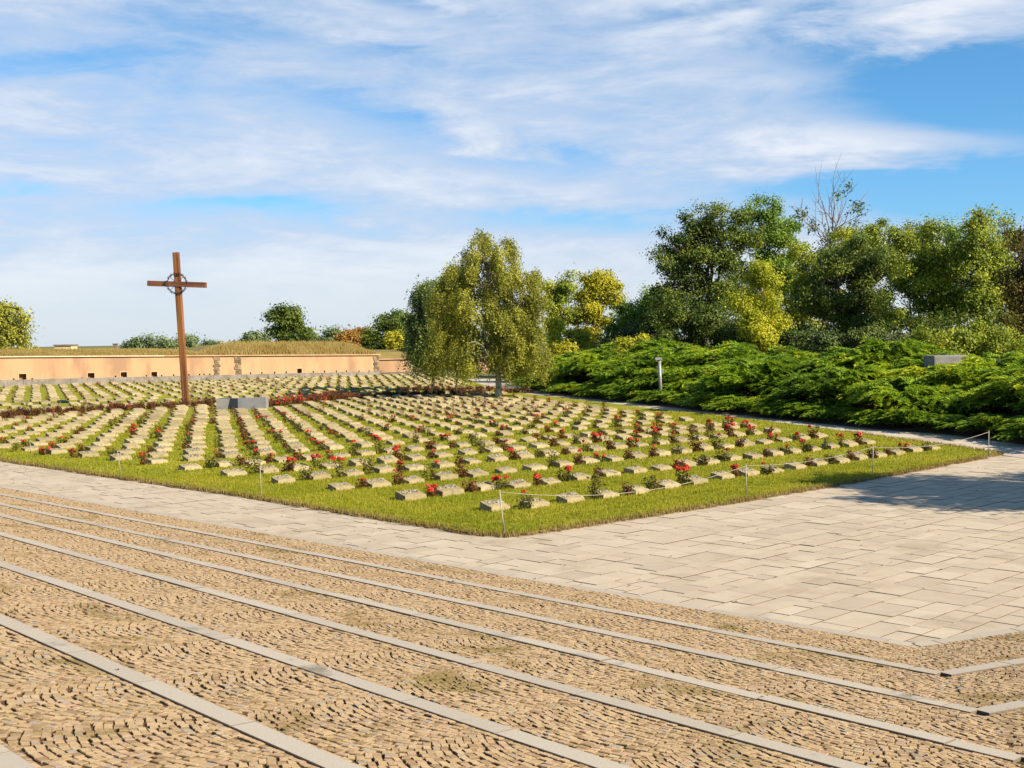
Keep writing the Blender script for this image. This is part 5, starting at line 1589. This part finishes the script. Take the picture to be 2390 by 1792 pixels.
# warp for the edges of the gaps
waz = t.math('ADD', az, t.math('MULTIPLY', t.math('SUBTRACT', nB, 0.5), 0.16))
wel = t.math('ADD', el, t.math('MULTIPLY', t.math('SUBTRACT', nA, 0.5), 0.075))
wel = t.math('ADD', wel, t.math('MULTIPLY', t.math('SUBTRACT', nC, 0.5), 0.012))
def gap(dx, dy, rx, ry, rot, amt):
    """soft opening in the cloud veil; centre and radii in view pixels"""
    a0 = math.atan((dx - 1106) / 2684.0); e0 = (731 - dy) / 2684.0 - 0.0157 * (dx - 1106) / 2684.0
    c, s = math.cos(math.radians(rot)), math.sin(math.radians(rot))
    da = t.math('SUBTRACT', waz, a0); de = t.math('SUBTRACT', wel, e0)
    p = t.math('ADD', t.math('MULTIPLY', da, c * 2684 / rx), t.math('MULTIPLY', de, s * 2684 / rx))
    q = t.math('ADD', t.math('MULTIPLY', da, -s * 2684 / ry), t.math('MULTIPLY', de, c * 2684 / ry))
    r2 = t.math('ADD', t.math('MULTIPLY', p, p), t.math('MULTIPLY', q, q))
    return t.math('MULTIPLY', t.math('POWER', 2.71828, t.math('MULTIPLY', r2, -1.0)), amt)
gaps = [gap(2150, 235, 330, 85, 5, 1.1), gap(2260, 380, 300, 110, 0, 1.0), gap(1900, 165, 260, 45, -12, 0.75), gap(1700, 60, 150, 30, 20, 0.35), gap(2050, 440, 420, 50, -4, 0.85), gap(1250, 470, 330, 30, -4, 0.62),
        gap(500, 452, 230, 24, 4, 0.50), gap(820, 485, 260, 20, -6, 0.42), gap(40, 422, 130, 20, 0, 0.5), gap(130, 190, 300, 34, 8, 0.42), gap(880, 285, 330, 30, -12, 0.30), gap(900, 10, 120, 24, -15, 0.5),
        gap(250, 90, 320, 45, 0, 0.30), gap(1500, 20, 260, 26, 12, 0.4), gap(1150, 350, 300, 20, -8, 0.18), gap(700, 120, 260, 30, -10, 0.22), gap(1300, 260, 260, 24, -10, 0.12), gap(1780, 395, 200, 30, 4, 0.3)]
gsum = gaps[0]
for g_ in gaps[1:]: gsum = t.math('ADD', gsum, g_)
wedge = gap(1950, 330, 330, 48, -3, 0.9)
wedge2 = gap(2080, 60, 260, 36, 22, 0.42)
st = t.math('MULTIPLY', t.math('SUBTRACT', nA, 0.5), 1.15)
st2 = t.math('MULTIPLY', t.math('SUBTRACT', nB, 0.5), 1.15)
st3 = t.math('MULTIPLY', t.math('SUBTRACT', nC, 0.5), 0.45)
veil = t.math('ADD', 0.90, t.math('ADD', st, t.math('ADD', st2, st3)))
veil = t.math('SUBTRACT', veil, gsum)
veil = t.math('ADD', veil, t.math('ADD', wedge, wedge2))
# low sky is a soft even haze of cloud
low = t.ramp(el, 0.045, 0.105, 1.0, 0.0)
veil = t.math('ADD', veil, t.math('MULTIPLY', low, 0.35))
veil = t.math('SUBTRACT', veil, t.math('MULTIPLY', t.ramp(el, 0.36, 0.9), 0.55))  # veil thinned high overhead, shaped to weaken the fill light
veil = t.math('SUBTRACT', veil, t.math('MULTIPLY', t.ramp(t.math('ABSOLUTE', az), 0.6, 1.3), 0.5))  # also thinned to the sides and behind the camera, for less fill
cov = t.ramp(veil, 0.02, 1.05)
core = t.ramp(veil, 0.75, 1.5)
skyc = t.new('ShaderNodeHueSaturation'); skyc.inputs['Saturation'].default_value = 1.06; skyc.inputs['Value'].default_value = 1.0
t.l.new(t.mix(1.0, sky.outputs[0], t.mix(t.ramp(el, 0.05, 0.28), (0.60, 0.94, 1.30), (0.58, 0.92, 1.12)), 'MULTIPLY'), skyc.inputs['Color'])
cl = t.mix(core, (4.3, 5.1, 6.4), (6.7, 6.9, 7.3))
cl = t.mix(t.ramp(el, 0.0, 0.10), (5.3, 5.8, 6.3), cl)
col = t.mix(t.math('MULTIPLY', cov, 0.93), skyc.outputs[0], cl)
t.l.new(col, bg.inputs['Color']); bg.inputs['Strength'].default_value = 0.06

# ------------------------------------------------------------------ render settings
scene.render.engine = 'CYCLES'
scene.cycles.max_bounces = 5; scene.cycles.diffuse_bounces = 3; scene.cycles.transparent_max_bounces = 4
scene.view_settings.view_transform = 'Standard'; scene.view_settings.look = 'None'
scene.view_settings.gamma = 1.0; scene.view_settings.exposure = 1.18
scene.render.resolution_x = 1024; scene.render.resolution_y = 768
